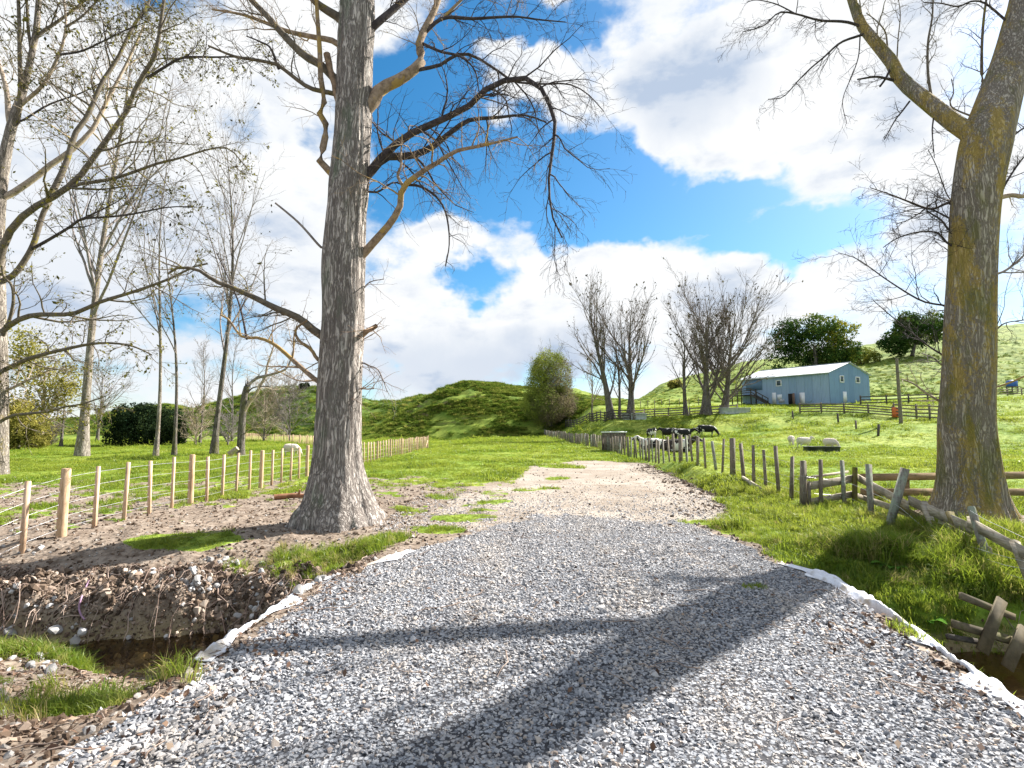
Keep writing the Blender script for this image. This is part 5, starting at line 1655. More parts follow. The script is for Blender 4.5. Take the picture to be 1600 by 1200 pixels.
# ================================================================== old paling fence on the right
FR = [(6.95, 12.4), (6.85, 16), (6.75, 24), (6.75, 36), (6.7, 48), (6.55, 62), (6.3, 78), (5.6, 92)]
root = empty('paling_fence', (6.95, 12.4, Hs(6.95, 12.4)), 'old grey fence of leaning split battens on the grassy bank right of the track', 'fence')
root2 = empty('paling_fence', (6.7, 44, Hs(6.7, 44)), 'far close-set stretch of grey palings leading to the egg shaped tree', 'fence')
_, Ltot = polyline_at(FR, 0)
s = .75; i = 0
while s < Ltot:
    q, _ = polyline_at(FR, s)
    ft = on_ground(*(q + RNG.normal(0, .03, 2)))
    far = q[1] > 43.5
    g = Geo(); ln = RNG.normal(0, .035, 2); ln[1] += .01
    if (i - 5) % 7 == 0:
        square_post(g, ft, 1.15 + RNG.normal(0, .05), .13, .11, ln * .6, yaw=RNG.normal(0, .3), jit=.008)
        build('post', g, WEATHER, root2 if far else root)
    else:
        square_post(g, ft, 1.10 + RNG.normal(0, .06), .075 * RNG.uniform(.85, 1.25), .05, ln, yaw=RNG.normal(1.57, .4), jit=.007)
        build('batten', g, WEATHER if RNG.uniform() < .75 else WEATHER_LICHEN, root2 if far else root)
    i += 1
    s += (.70 if q[1] < 24 else .62) * (1 + RNG.normal(0, .06)) if not far else .60 * (1 + RNG.normal(0, .1))
wires(root, FR, .1, 31, (.25, .55, .92), n=60)
wires(root2, FR, 31, Ltot, (.25, .55, .92), n=60)
# loose board at the foot of the fence
a, b = on_ground(6.55, 13.9, .06), on_ground(6.75, 15.6, .10)
g = Geo(); g.beam(a, b, .05, .14, jit=.006)
o = build('loose_board', g, RAIL_GREY, org=a); tag(o, 'loose grey board lying on edge at the foot of the leaning battens', 'board')

# white capped feed box behind the palings
bx = on_ground(7.35, 38.3)
root = empty('feed_box', bx, 'slatted grey feed box with a white rim behind the paling fence', 'feed box')
g = Geo()
W_, D_, Hh = 1.1, 3.0, 1.25
fr_ = [(-W_ / 2, 0), (W_ / 2, 0)]
for q in np.linspace(-D_ / 2, D_ / 2, 14):
    for sx in (-1, 1): g.box(bx + [sx * W_ / 2, q, Hh / 2], (.03, .17, Hh), jit=.006)
for q in np.linspace(-W_ / 2 + .15, W_ / 2 - .15, 5):
    for sy in (-1, 1): g.box(bx + [q, sy * D_ / 2, Hh / 2], (.17, .03, Hh), jit=.006)
build('slat_panel', g, WEATHER, root)
g = Geo()
for sx in (-1, 1): g.box(bx + [sx * W_ / 2, 0, Hh + .05], (.16, D_ + .2, .09))
for sy in (-1, 1): g.box(bx + [0, sy * D_ / 2, Hh + .052], (W_ - .16, .16, .085))
build('rim', g, PALE_PAINT, root)
g = Geo()
for sx in (-1, 1):
    for sy in (-1, 1): g.box(bx + [sx * (W_ / 2 - .08), sy * (D_ / 2 - .08), Hh / 2 - .1], (.1, .1, Hh + .1))
build('corner_post', g, WEATHER, root)


# ================================================================== broken corner fence by the lichen tree
def on_plane(px, py, A, B):
    """point seen at (px,py) on the upright plane through the ground points A and B"""
    A = np.array(A); B = np.array(B)
    nrm = np.array([-(B - A)[1], (B - A)[0]])
    d = ray(px, py)
    t = (nrm @ A) / (nrm @ d[:2])
    return np.array([0, 0, CAMZ]) + d * t


KA = (7.0, 12.4); KB = (8.25, 12.75)          # left bay
KC = (8.3, 12.75); KD = (6.35, 6.5)            # leaning bay that comes forward
root = empty('broken_rail_fence', (8.0, 10.5, Hs(8.0, 10.5)), 'slumped silvery rail fence with lichened posts in long grass before the lichen trunk', 'fence')
ro = np.array(root.location)


def px_post(p_top, p_bot, A, B, w, mat, name, rnd=False, d=None):
    """an upright traced by its two ends"""
    a = on_plane(*p_bot, A, B); b = on_plane(*p_top, A, B)
    D = (a[1] + b[1]) / 2
    ww = w * .82 / F * D
    g = Geo()
    low = a - (b - a) * .18
    if rnd:
        P = np.stack([low, a, (a + b) / 2 + RNG.normal(0, .008, 3), b - (b - a) * .02, b])
        g.tubes(P, np.array([1.05, 1.05, 1.0, .98, .85]) * ww / 2, 14, cap=True)
    else:
        g.beam(low, b, ww * .75, ww, up=(1, 0, 0), jit=.007)
    return build(name, g, mat, root)


px_post((1255, 720), (1256, 798), KA, (7.1, 12.4), 10, WEATHER, 'post')
px_post((1282, 718), (1283, 793), KA, KB, 6, WEATHER, 'batten')
px_post((1264, 752), (1265, 792), KA, KB, 5, WEATHER, 'batten')
px_post((1315, 719), (1320, 806), KA, KB, 7, WEATHER_LICHEN, 'batten')
px_post((1336, 730), (1336, 798), KA, KB, 9, MOSSY_POST, 'post', True)
F1, F2 = (7.6, 11.0), (7.0, 9.6)
px_post((1357, 725), (1362, 832), (7.3, 10.9), (7.9, 10.9), 9.5, WEATHER_LICHEN, 'post')
px_post((1415, 732), (1384, 842), (7.3, 10.2), (8.3, 10.2), 11, WEATHER_LICHEN, 'post')


def rail(p0, p1, A, B, w, mat, off=0.0):
    a = on_plane(*p0, A, B); b = on_plane(*p1, A, B)
    n_ = np.array([-(b - a)[1], (b - a)[0], 0]); n_ /= np.linalg.norm(n_)
    a = a + n_ * off; b = b + n_ * off
    D = (a[1] + b[1]) / 2
    g = Geo()
    t = (b - a); up = np.cross(np.cross(t, [0, 0, 1.]), t)
    # w pixels of face height
    N_ = 5
    g.beam(a, b, .028, w * 1.0 / F * D, up=up / np.linalg.norm(up), jit=.006)
    return build('rail', g, mat, root)


rail((1258, 762), (1340, 748), KA, KB, 12, RAIL_GREY, .06)
rail((1262, 786), (1340, 772), KA, KB, 10, RAIL_GREY, .06)
rail((1262, 749), (1338, 738), KA, (8.6, 13.3), 4, RAIL_GREY, .2)
rail((1338, 745), (1420, 790), KC, KD, 12, RAIL_GREY)
rail((1418, 781), (1518, 827), KC, KD, 14, RAIL_GREY, .02)
rail((1515, 815), (1612, 868), KC, KD, 17, RAIL_GREY, -.02)
rail((1338, 775), (1425, 805), KC, KD, 9, RAIL_GREY, .03)
rail((1400, 790), (1482, 832), KC, KD, 11, MOSSY_POST, .0)
rail((1465, 815), (1545, 862), KC, KD, 11, RAIL_GREY, .03)
px_post((1443, 784), (1465, 840), KC, KD, 9, RAIL_GREY, 'batten')
px_post((1482, 800), (1504, 855), KC, KD, 9, MOSSY_POST, 'batten')
px_post((1517, 792), (1546, 880), KC, KD, 13, WEATHER_LICHEN, 'post', True)
px_post((1586, 846), (1612, 915), KC, KD, 13, RAIL_GREY, 'batten')
# straggling wires
for pts in ([(1240, 742), (1282, 748), (1318, 752), (1358, 768), (1402, 790), (1450, 828), (1530, 858), (1610, 880)],
            [(1255, 770), (1320, 776), (1360, 795), (1392, 810), (1470, 845), (1560, 880), (1612, 890)],
            [(1362, 812), (1390, 822), (1440, 848), (1520, 880), (1600, 905)],
            [(1516, 798), (1540, 812), (1570, 826), (1612, 846)]):
    P = []
    for j, (a, b) in enumerate(pts):
        P.append(on_plane(a, b, (7.55, 11.2), (6.25, 6.5)) if a > 1340 else on_plane(a, b, KA, KB))
    g = Geo(); g.tubes(resample(P, 30), np.full(30, .003), 4); build('wire', g, WIRE, root)

# sound rails of the yard behind the trunk
YA, YB = (8.35, 12.9), (14.0, 13.4)
root = empty('yard_rail_fence', (11, 13.1, Hs(11, 13.1)), 'sturdy brown three rail fence passing behind the lichen trunk', 'fence')
for y0, y1, w in ((746, 742, 11), (769, 769, 11), (792, 795, 11)):
    a = on_plane(1345, y0, YA, YB); b = on_plane(1640, y1, YA, YB)
    g = Geo(); mid = (a + b) / 2
    g.beam(a, mid - [.01, 0, 0], .04, w / F * 13); g.beam(mid + [.01, .0, 0], b, .04, w / F * 13)
    build('rail', g, RAIL_BROWN, root)
for x_ in (1418, 1565, 1640):
    a = on_plane(x_, 812, YA, YB) + [0, .07, -.25]; b = on_plane(x_, 738, YA, YB) + [0, .07, 0]
    g = Geo(); g.beam(a, b, .10, .15, up=(1, 0, 0), jit=.004); build('post', g, RAIL_BROWN, root)
a = on_plane(1558, 740, YA, YB) + [-.05, -.1, 0]; b = on_plane(1572, 815, YA, YB) + [0, -.1, -.1]
g = Geo(); g.beam(b, a, .05, .16, up=(1, 0, 0), jit=.004); build('brace', g, RAIL_BROWN, root)

PLANK_OLD = wood('old_plank_wood', (.09, .075, .048), (.19, .155, .105), (.09, .09, .035), grain=(.15, .15, .15), amt=.4)
# planks of a broken gate lying in the right-hand stream
root = empty('broken_gate', on_ground(5.7, 6.2), 'broken gate of mossy planks slid down the right bank into the dark stream', 'gate')
GA, GB = (4.9, 5.95), (6.6, 6.15)


def plank(p0, p1, w, off, mat, dz=0):
    a = on_plane(*p0, GA, GB); b = on_plane(*p1, GA, GB)
    # the gate leans back up the bank
    for q in (a, b): q[1] += off + (q[2] + .75) * .25
    s_ = 1.0
    D = a[1]
    t = b - a; face = np.array([.0, -.93, .37])
    g = Geo(); g.beam(a, b, w * .6 / F * D, .03, up=face, jit=.004)
    build('plank', g, mat, root)


plank((1526, 940), (1606, 972), 17, .06, PLANK_OLD)
plank((1505, 982), (1600, 1008), 17, .06, PLANK_OLD)
plank((1498, 1003), (1545, 1010), 12, .10, RAIL_DARK)
plank((1586, 944), (1537, 1020), 26, .0, PLANK_OLD)
plank((1612, 985), (1571, 1042), 26, .0, PLANK_OLD)

# ================================================================== geotextile along both lips of the crossing
def fabric(name, pts, label, seed):
    """pts: rows of (x, y) along the lip, with inward (toward the road) direction"""
    n = 90
    P = resample(np.array(pts), n)
    tn = np.gradient(P[:, :2], axis=0); tn /= np.linalg.norm(tn, axis=1)[:, None]
    side = np.stack([tn[:, 1], -tn[:, 0]], 1) * P[:, 2:3].mean() / abs(P[:, 2].mean())
    ws = np.linspace(-.06, .19, 12)
    V_ = []
    for i in range(n):
        row = []
        hem = .0 + 1.1 * sst(.42, .80, vnoise(np.array([i * .11 + seed * 3.7]), np.array([seed * 1.0])))[0] + (.6 * max(0, 1 - i / 30)) + (.5 * max(0, (i - 72) / 18))
        for j, w_ in enumerate(ws):
            q = P[i, :2] + side[i] * w_ * (hem if w_ > 0 else 1)
            zz = 0.004 + .06 * (vnoise(np.array([i * .16]), np.array([j * .3 + seed]), seed=5)[0] - .3) + .05 * (vnoise(np.array([i * .7]), np.array([j * .5 + seed]), seed=6)[0] - .5)
            lip = max(0, w_ - .06)
            zz += -1.35 * lip - 2.0 * lip ** 2 - (.07 if w_ < -.04 else 0)
            row.append([q[0], q[1], max(zz, Hs(q[0], q[1]) + .012) if w_ > -.05 else zz])
        V_.append(row)
    V_ = np.array(V_)
    g = Geo(); k = np.arange(n * 12).reshape(n, 12)
    q = np.stack([k[:-1, :-1], k[1:, :-1], k[1:, 1:], k[:-1, 1:]], -1).reshape(-1, 4)
    if seed == 1: q = q[:, ::-1]
    g.add(V_.reshape(-1, 3), q)
    o = build(name, g, FABRIC, smooth=True, org=[P[n // 2, 0], P[n // 2, 1], 0])
    md = o.modifiers.new('thickness', 'SOLIDIFY'); md.thickness = .006
    tag(o, label, 'fabric sheet')


FABRIC = simple('white_geotextile', (.60, .61, .66), (.76, .77, .81), 7, .9, bump=.8, bd=.03, c3=(.40, .35, .29), s3=3.2)
fabric('geotextile_sheet', [(-1.50, 7.9, -1), (-1.78, 7.3, -1), (-2.12, 6.6, -1), (-2.30, 5.9, -1), (-2.34, 5.2, -1), (-2.36, 4.5, -1), (-2.36, 4.15, -1)],
       'white geotextile strip along the left lip of the gravel, above the shallow stream', 1)
fabric('geotextile_sheet', [(3.62, 7.2, 1), (3.80, 6.45, 1), (3.76, 5.8, 1), (3.60, 5.1, 1), (3.42, 4.4, 1), (3.25, 3.8, 1), (3.14, 3.25, 1)],
       'white geotextile strip along the right lip of the gravel, above the dark stream', 2)

# ================================================================== the blue shed
def corrugated(name, a, b, pitch=9.0):
    m, T, out = material(name)
    uv = T.coord('UV')
    su = T._sep(uv)[0]
    w = T.m('SINE', T.m('MULTIPLY', su, 2 * math.pi * 5.0))
    sheet_ = T.m('FLOOR', T.m('MULTIPLY', su, .9))
    vn = T.noise(T.n('ShaderNodeCombineXYZ').outputs[0], 1, 0)
    cmb = T.n('ShaderNodeCombineXYZ'); T.put(cmb.inputs[0], sheet_)
    wn_ = T.n('ShaderNodeTexWhiteNoise'); T.put(wn_.inputs[0], cmb.outputs[0])
    c = T.mix(wn_.outputs[0], a, b)
    st = T.noise(T.map(uv, (3, .35, 1)), 2.0, 5, .65)
    c = T.mix(T.m('MULTIPLY', T.ss(st, .45, .75), .4), c, tuple(x * .6 for x in a))
    ed = T.m('FRACT', T.m('MULTIPLY', su, .9))
    c = T.mix(T.m('MULTIPLY', T.m('LESS_THAN', ed, .035), .55), c, tuple(x * .35 for x in a))
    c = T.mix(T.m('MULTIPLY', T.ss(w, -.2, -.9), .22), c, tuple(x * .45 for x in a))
    c = T.mix(T.m('MULTIPLY', T.ss(T.noise(T.map(uv, (2.5, .5, 1)), 1.6, 5, .7), .60, .72), .35), c, (.30, .27, .24))
    principled(T, out, c, .5, T.bump(w, .8, .03), .4)
    return m


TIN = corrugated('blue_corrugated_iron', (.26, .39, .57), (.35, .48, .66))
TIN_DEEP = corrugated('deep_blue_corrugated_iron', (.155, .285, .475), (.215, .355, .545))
TIN_ROOF = corrugated('pale_iron_roof', (.60, .64, .68), (.74, .76, .78))
GLASS = simple('window_glass', (.03, .05, .07), (.06, .09, .12), 2, .08, bump=0, spec=.6)
DARK = simple('dark_interior', (.012, .012, .014), (.03, .028, .026), 3, .9, bump=0)
RUST = simple('rusty_brown_door', (.14, .085, .06), (.26, .17, .12), 4, .8)

Dc = 75.0
cC = at(1294.5, 581, Dc); eave = cC[2]
bC = at(1294.5, 633, Dc)[2]
e = at(1159, 593, Dc * 99 / 87.3); cL = np.array([e[0], e[1], eave])
e = at(1357, 582, 79.0); cR = np.array([e[0], e[1], eave])
u_l = cL - cC; Ll = np.linalg.norm(u_l); u_l /= Ll
u_g = cR - cC; Lg = np.linalg.norm(u_g); u_g /= Lg
base_z = min(bC, Hs(cC[0], cC[1]), Hs(cL[0], cL[1]), Hs(cR[0], cR[1])) - .4
shed = empty('blue_shed', (cC[0], cC[1], base_z), 'long two storey blue corrugated iron shed with a white gabled roof', 'shed')
rise = 1.55


def sp3(s, g_, z):            # along long side, along gable, height
    return np.array([cC[0], cC[1], 0]) + u_l * s + u_g * g_ + np.array([0, 0, z])


def uv_quad(name, pts, uvs, mat, parent, thick=None):
    me = bpy.data.meshes.new(name)
    o_ = np.array(parent.location)
    me.from_pydata([tuple(np.array(p) - o_) for p in pts], [], [tuple(range(len(pts)))])
    ul = me.uv_layers.new(name='UVMap')
    for i, l in enumerate(me.loops): ul.data[i].uv = uvs[l.vertex_index]
    o = obj(name, me, mat, parent)
    if thick:
        md = o.modifiers.new('thickness', 'SOLIDIFY'); md.thickness = thick; md.offset = 0
    return o


for nm, pts, uvs, mt in (
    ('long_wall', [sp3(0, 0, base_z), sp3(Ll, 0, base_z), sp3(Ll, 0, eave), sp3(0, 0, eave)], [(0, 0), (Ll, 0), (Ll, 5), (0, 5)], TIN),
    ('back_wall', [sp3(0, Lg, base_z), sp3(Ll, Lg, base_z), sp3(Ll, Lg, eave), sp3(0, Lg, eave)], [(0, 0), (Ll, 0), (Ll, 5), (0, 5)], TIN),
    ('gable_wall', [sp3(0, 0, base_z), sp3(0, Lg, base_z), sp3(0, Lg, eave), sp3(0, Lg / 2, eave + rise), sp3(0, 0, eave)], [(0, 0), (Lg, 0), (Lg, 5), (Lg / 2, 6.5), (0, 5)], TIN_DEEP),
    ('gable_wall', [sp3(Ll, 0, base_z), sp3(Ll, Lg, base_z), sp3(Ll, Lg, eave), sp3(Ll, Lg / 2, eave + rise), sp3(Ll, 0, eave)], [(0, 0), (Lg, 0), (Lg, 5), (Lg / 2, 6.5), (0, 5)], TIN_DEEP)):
    uv_quad(nm, pts, uvs, mt, shed, .06)
ov = .25
for nm, g0, g1, z0, z1 in (('roof', -.3, Lg / 2, eave - .10, eave + rise + .09), ('roof', Lg + .3, Lg / 2, eave - .10, eave + rise + .09)):
    uv_quad(nm, [sp3(-ov, g0, z0), sp3(Ll + ov, g0, z0), sp3(Ll + ov, g1, z1), sp3(-ov, g1, z1)], [(0, 0), (Ll, 0), (Ll, 4), (0, 4)], TIN_ROOF, shed, .07)
g = Geo(); g.beam(sp3(-ov, Lg / 2, eave + rise + .13), sp3(Ll + ov, Lg / 2, eave + rise + .13), .34, .06); build('ridge_cap', g, TIN_ROOF, shed)
g = Geo(); g.beam(sp3(-ov, -.36, eave - .13), sp3(Ll + ov, -.36, eave - .13), .10, .12); build('gutter', g, PALE_PAINT, shed)
n_l = np.array([u_l[1], -u_l[0], 0]); n_l = n_l if n_l[1] < 0 else -n_l
n_g = np.array([u_g[1], -u_g[0], 0]); n_g = n_g if n_g[1] < 0 else -n_g
if n_g @ u_l > 0: n_g = -n_g
if n_l @ u_g > 0: n_l = -n_l


def wall_px(px, py, gable=False):
    """point on a wall plane seen at (px, py)"""
    A = (cC[0], cC[1]); B = (cR[0], cR[1]) if gable else (cL[0], cL[1])
    return on_plane(px, py, A, B)


def panel(nm, x0, y0, x1, y1, mat, gable=False, off=.05, frame=None, parent=None):
    c0 = wall_px(x0, (y0 + y1) / 2, gable); c1 = wall_px(x1, (y0 + y1) / 2, gable)
    z1 = wall_px((x0 + x1) / 2, y0, gable)[2]; z0 = wall_px((x0 + x1) / 2, y1, gable)[2]
    n_ = n_g if gable else n_l
    c = (c0 + c1) / 2; c[2] = (z0 + z1) / 2
    t = c1 - c0; t[2] = 0; w = np.linalg.norm(t); t /= w
    M = np.stack([t, n_, [0, 0, 1.]], 1)
    if frame:
        g = Geo()
        fw = .14
        g.box(c + n_ * off + [0, 0, (z1 - z0) / 2], (w + fw * 2, .10, fw), M); g.box(c + n_ * off - np.array([0, 0, (z1 - z0) / 2]), (w + fw * 2, .10, fw), M)
        for sg in (-1, 1): g.box(c + n_ * off + t * sg * (w / 2 + fw / 2), (fw, .098, z1 - z0 - fw), M)
        if frame == 2: g.box(c + n_ * off, (.09, .09, z1 - z0 - fw), M)
        wd = build(nm, g, PALE_PAINT, shed)
        g = Geo(); g.box(c + n_ * .045, (w, .03, z1 - z0), M); p_ = build('pane', g, mat, wd, org=np.array(shed.location))
        return wd
    g = Geo(); g.box(c + n_ * off, (w, .06, z1 - z0), M)
    return build(nm, g, mat, shed)


panel('window', 1214, 594.5, 1220, 603, GLASS, False, .06, 1)
panel('window', 1312.5, 587.5, 1317, 597, GLASS, True, .06, 1)
panel('window', 1337, 589.5, 1342, 598, GLASS, True, .06, 1)
d_ = panel('door', 1250, 613.5, 1258, 634.5, PALE_PAINT); tag(d_, 'tall white door')
d_ = panel('door', 1207, 613.5, 1213, 631, PALE_PAINT); tag(d_, 'narrow white door')
panel('wall_patch', 1215, 616.5, 1222, 625, PALE_PAINT, False, .05)
panel('wall_patch', 1217, 624, 1226, 629, TIN_ROOF, False, .056)
d_ = panel('door', 1317, 612, 1322.5, 628, PALE_PAINT, True); tag(d_, 'white door in the gable end')
panel('doorway', 1232, 615, 1238, 635, DARK, False, .04)  # flat near-black panel stands for the shade inside the opening
c0 = wall_px(1238, 615); c1 = wall_px(1238, 635)
g = Geo(); M = np.stack([n_l * .8 - u_l * .6, np.cross([0, 0, 1.], n_l * .8 - u_l * .6), [0, 0, 1.]], 1)
g.box((c0 + c1) / 2 + (n_l * .8 - u_l * .6) * .65, (1.25, .06, c0[2] - c1[2]), M); o = build('door', g, RUST, shed); tag(o, 'brown door standing open')
panel('loft_door', 1166, 592.5, 1191, 610, TIN_DEEP, False, .06)
g = Geo()
a, b = wall_px(1166, 591.5), wall_px(1212, 588); g.beam(a + n_l * .1, b + n_l * .1, .06, .1); build('door_track', g, PALE_PAINT, shed)
# landing and stair
g = Geo()
p0 = wall_px(1153, 619.5) ; p1 = wall_px(1182, 619.5); zl = p0[2]
dk = 1.9
for q in np.linspace(.1, dk - .1, 9):
    g.beam(np.append((p0 + n_l * q)[:2], zl), np.append((p1 + n_l * q)[:2], zl), .19, .05)
build('landing', g, RAIL_DARK, shed)
g = Geo()
ends = [p0 + n_l * .15, p0 + n_l * (dk - .1), p1 + n_l * (dk - .1), (p0 + p1) / 2 + n_l * (dk - .1), p1 + n_l * .15]
for q in ends:
    bz = Hs(q[0], q[1]) - .2
    g.beam(np.array([q[0], q[1], bz]), np.array([q[0], q[1], zl + 1.0]), .13, .13, up=(1, 0, 0))
build('landing_post', g, RAIL_DARK, shed)
g = Geo()
for hz in (.35, .68, 1.0):
    A_ = p0 + n_l * (dk - .03); B_ = p1 + n_l * (dk - .03)
    g.beam(np.append(A_[:2], zl + hz), np.append(B_[:2], zl + hz), .04, .13)
    A_ = p0 + n_l * .1; B_ = p0 + n_l * (dk - .16); g.beam(np.append(A_[:2], zl + hz), np.append(B_[:2], zl + hz), .04, .13)
build('railing', g, RAIL_DARK, shed)
g = Geo()
s0 = p1 + n_l * (dk - .1); s0[2] = zl; dirn_s = -u_l
e0 = wall_px(1210, 640); run = np.linalg.norm((e0 - p1)[:2]); s1 = s0 + dirn_s * run; s1[2] = Hs(s1[0], s1[1])
s0b, s1b = s0 - n_l * .9, s1 - n_l * .9
for a, b in ((s0, s1), (s0b, s1b)): g.beam(a, b, .06, .26)
for t_ in np.linspace(.04, .96, 15):
    a = s0 * (1 - t_) + s1 * t_; b = s0b * (1 - t_) + s1b * t_; g.beam(a + [0, 0, .05], b + [0, 0, .05], .28, .045)
build('stair', g, RAIL_DARK, shed)
g = Geo()
for hz in (.45, .95): g.beam(s0 + [0, 0, hz], s1 + [0, 0, hz], .05, .12)
for t_ in (.33, .66, .98):
    a = s0 * (1 - t_) + s1 * t_; g.beam(a, a + [0, 0, 1.0], .1, .1, up=(1, 0, 0))
build('handrail', g, RAIL_DARK, shed)


# ================================================================== stock yards
def px_line(pts): return [ground_hit(*p)[:2] for p in pts]


def rail_fence(name, label, line, h, nrail, mat, step, cat='fence', w=.14):
    root = empty(name, on_ground(*line[0]), label, cat)
    _, L_ = polyline_at(line, 0)
    n_ = max(2, int(round(L_ / step)) + 1)
    ss_ = np.linspace(0, L_, n_)
    pts = [on_ground(*polyline_at(line, s_)[0]) for s_ in ss_]
    for p_ in pts:
        g = Geo(); square_post(g, p_, h + .1, .15, .13, RNG.normal(0, .01, 2)); build('post', g, mat, root)
    for kx in range(nrail):
        hz = h * (kx + .75) / (nrail)
        g = Geo()
        for a, b in zip(pts[:-1], pts[1:]):
            t = (b - a) / np.linalg.norm(b - a); pp = np.array([t[1], -t[0], 0]) * .09
            g.beam(a + [0, 0, hz] + pp, b + [0, 0, hz] + pp - t * .01, .04, w)
        build('rail', g, mat, root)
    return root


rail_fence('stockyard_fence', 'grey rail yard running right from the open shed door to the orange drum', px_line([(1250, 646), (1300, 645), (1350, 648), (1396, 652)]), 1.15, 4, WEATHER, 2.6)
rail_fence('stockyard_fence', 'grey rail yard between the tall pole and the lichen trunk', px_line([(1398, 652), (1430, 655), (1476, 658)]), 1.5, 4, WEATHER, 2.6)
rail_fence('stockyard_fence', 'dark long rail fence on the slope right of the shed gable', px_line([(1345, 633), (1400, 632), (1480, 628)]), 1.2, 3, RAIL_DARK, 3.0)
rail_fence('stockyard_fence', 'rail fence on the far slope right of the lichen trunk, under the blue tank', px_line([(1552, 619), (1640, 614)]), 1.1, 3, WEATHER, 3.0)
rail_fence('stockyard_fence', 'dark low yard rails between the egg shaped tree and the leaning bare tree', px_line([(884, 668), (915, 663), (950, 659), (985, 656)]), 1.25, 4, RAIL_DARK, 2.2)
rail_fence('stockyard_fence', 'grey yard rails between the wide bare tree and the small thin one', px_line([(990, 656), (1030, 652), (1070, 650)]), 1.15, 4, WEATHER, 2.4)
rail_fence('stockyard_fence', 'grey yard rails under the great fan shaped tree', px_line([(1078, 651), (1110, 648), (1152, 646)]), 1.1, 3, WEATHER, 2.4)
# distant netting fence on the slope
LN = px_line([(990, 640), (1040, 636), (1100, 634)])
root = empty('hill_fence', on_ground(*LN[0]), 'fine grey batten fence crossing the slope behind the bare trees', 'fence')
_, L_ = polyline_at(LN, 0)
for s_ in np.arange(0, L_, 1.6):
    g = Geo(); square_post(g, on_ground(*polyline_at(LN, s_)[0]), 1.3, .10, .08, RNG.normal(0, .02, 2)); build('batten', g, WEATHER, root)

# pole and odd posts in the paddock
pf = ground_hit(1408, 662); pf[2] = Hs(pf[0], pf[1]); zt = at(1409, 560, pf[1])[2]
root = empty('utility_pole', pf, 'tall thin grey timber pole standing in the right paddock beside the orange drum', 'pole')
g = Geo(); round_post(g, pf, zt - pf[2], .17, (.002, 0), 12, .75); build('shaft', g, WEATHER, root)
g = Geo(); p_ = pf + [0, -.17, (zt - pf[2]) * .78]; g.box(p_, (.5, .1, .1)); build('crosspiece', g, WEATHER, root)
for px_, py_, h_, lab, ln in ((1239, 655, 13, 'dark short post in the paddock below the open shed door', (0, 0)), (1310, 662, 16, 'stout dark post standing alone above the trough', (-.03, 0)),
                              (1338, 671, 14, 'thin grey stake among dry weeds left of the leaning dark post', (0, 0)), (1372, 681, 18, 'dark leaning post casting a long shadow, left of the tall pole', (.14, .03))):
    ft = ground_hit(px_, py_); ft[2] = Hs(ft[0], ft[1])
    g = Geo(); square_post(g, ft, h_ / F * ft[1], .16 if py_ != 671 else .08, .13, ln, jit=.01)
    o = build('paddock_post', g, RAIL_DARK if py_ != 671 else WEATHER, org=ft); tag(o, lab, 'post', 'odd posts in the right paddock')

ORANGE = simple('orange_plastic', (.55, .12, .03), (.68, .18, .05), 3, .5)
ft = ground_hit(1400, 652); ft[2] = Hs(ft[0], ft[1])
root = empty('orange_drum', ft, 'upright orange drum at the foot of the yard rails, left of the tall pole', 'drum')
g = Geo(); r_d = .36; zz_ = np.array([0, .02, .30, .33, .36, .66, .69, .72, 1.02, 1.05])
g.tubes(np.stack([np.full(10, ft[0]), np.full(10, ft[1]), ft[2] + zz_], 1), r_d * np.array([.95, 1, 1, 1.06, 1, 1, 1.06, 1, 1, .93]), 20, cap=True); build('body', g, ORANGE, root, smooth=False)
g = Geo(); g.tubes(np.stack([np.full(3, ft[0]), np.full(3, ft[1]), ft[2] + np.array([1.05, 1.09, 1.10])], 1), r_d * np.array([.9, .9, .8]), 20, cap=True); build('lid', g, ORANGE, root)

BLUE_T = simple('blue_tank_plastic', (.03, .10, .38), (.05, .16, .50), 2, .4)
ft = ground_hit(1582, 612); ft[2] = Hs(ft[0], ft[1]) + .9
root = empty('blue_tank', ft, 'small bright blue tank on a stand by the far rails right of the lichen trunk', 'tank')
g = Geo(); zz_ = np.array([0, .05, .9, 1.05, 1.12])
g.tubes(np.stack([np.full(5, ft[0]), np.full(5, ft[1]), ft[2] + zz_], 1), np.array([.75, .8, .8, .6, .25]), 20, cap=True); build('vessel', g, BLUE_T, root, smooth=True)
g = Geo()
for dx in (-.5, .5):
    for dy in (-.5, .5): g.box(ft + [dx, dy, -.5], (.12, .12, 1.0))
g.box(ft + [0, 0, -.06], (1.5, 1.5, .1)); build('stand', g, WEATHER, root)

# pale trough-like tanks under the bare trees
CONC = simple('pale_concrete', (.42, .45, .48), (.62, .64, .66), 3, .8)


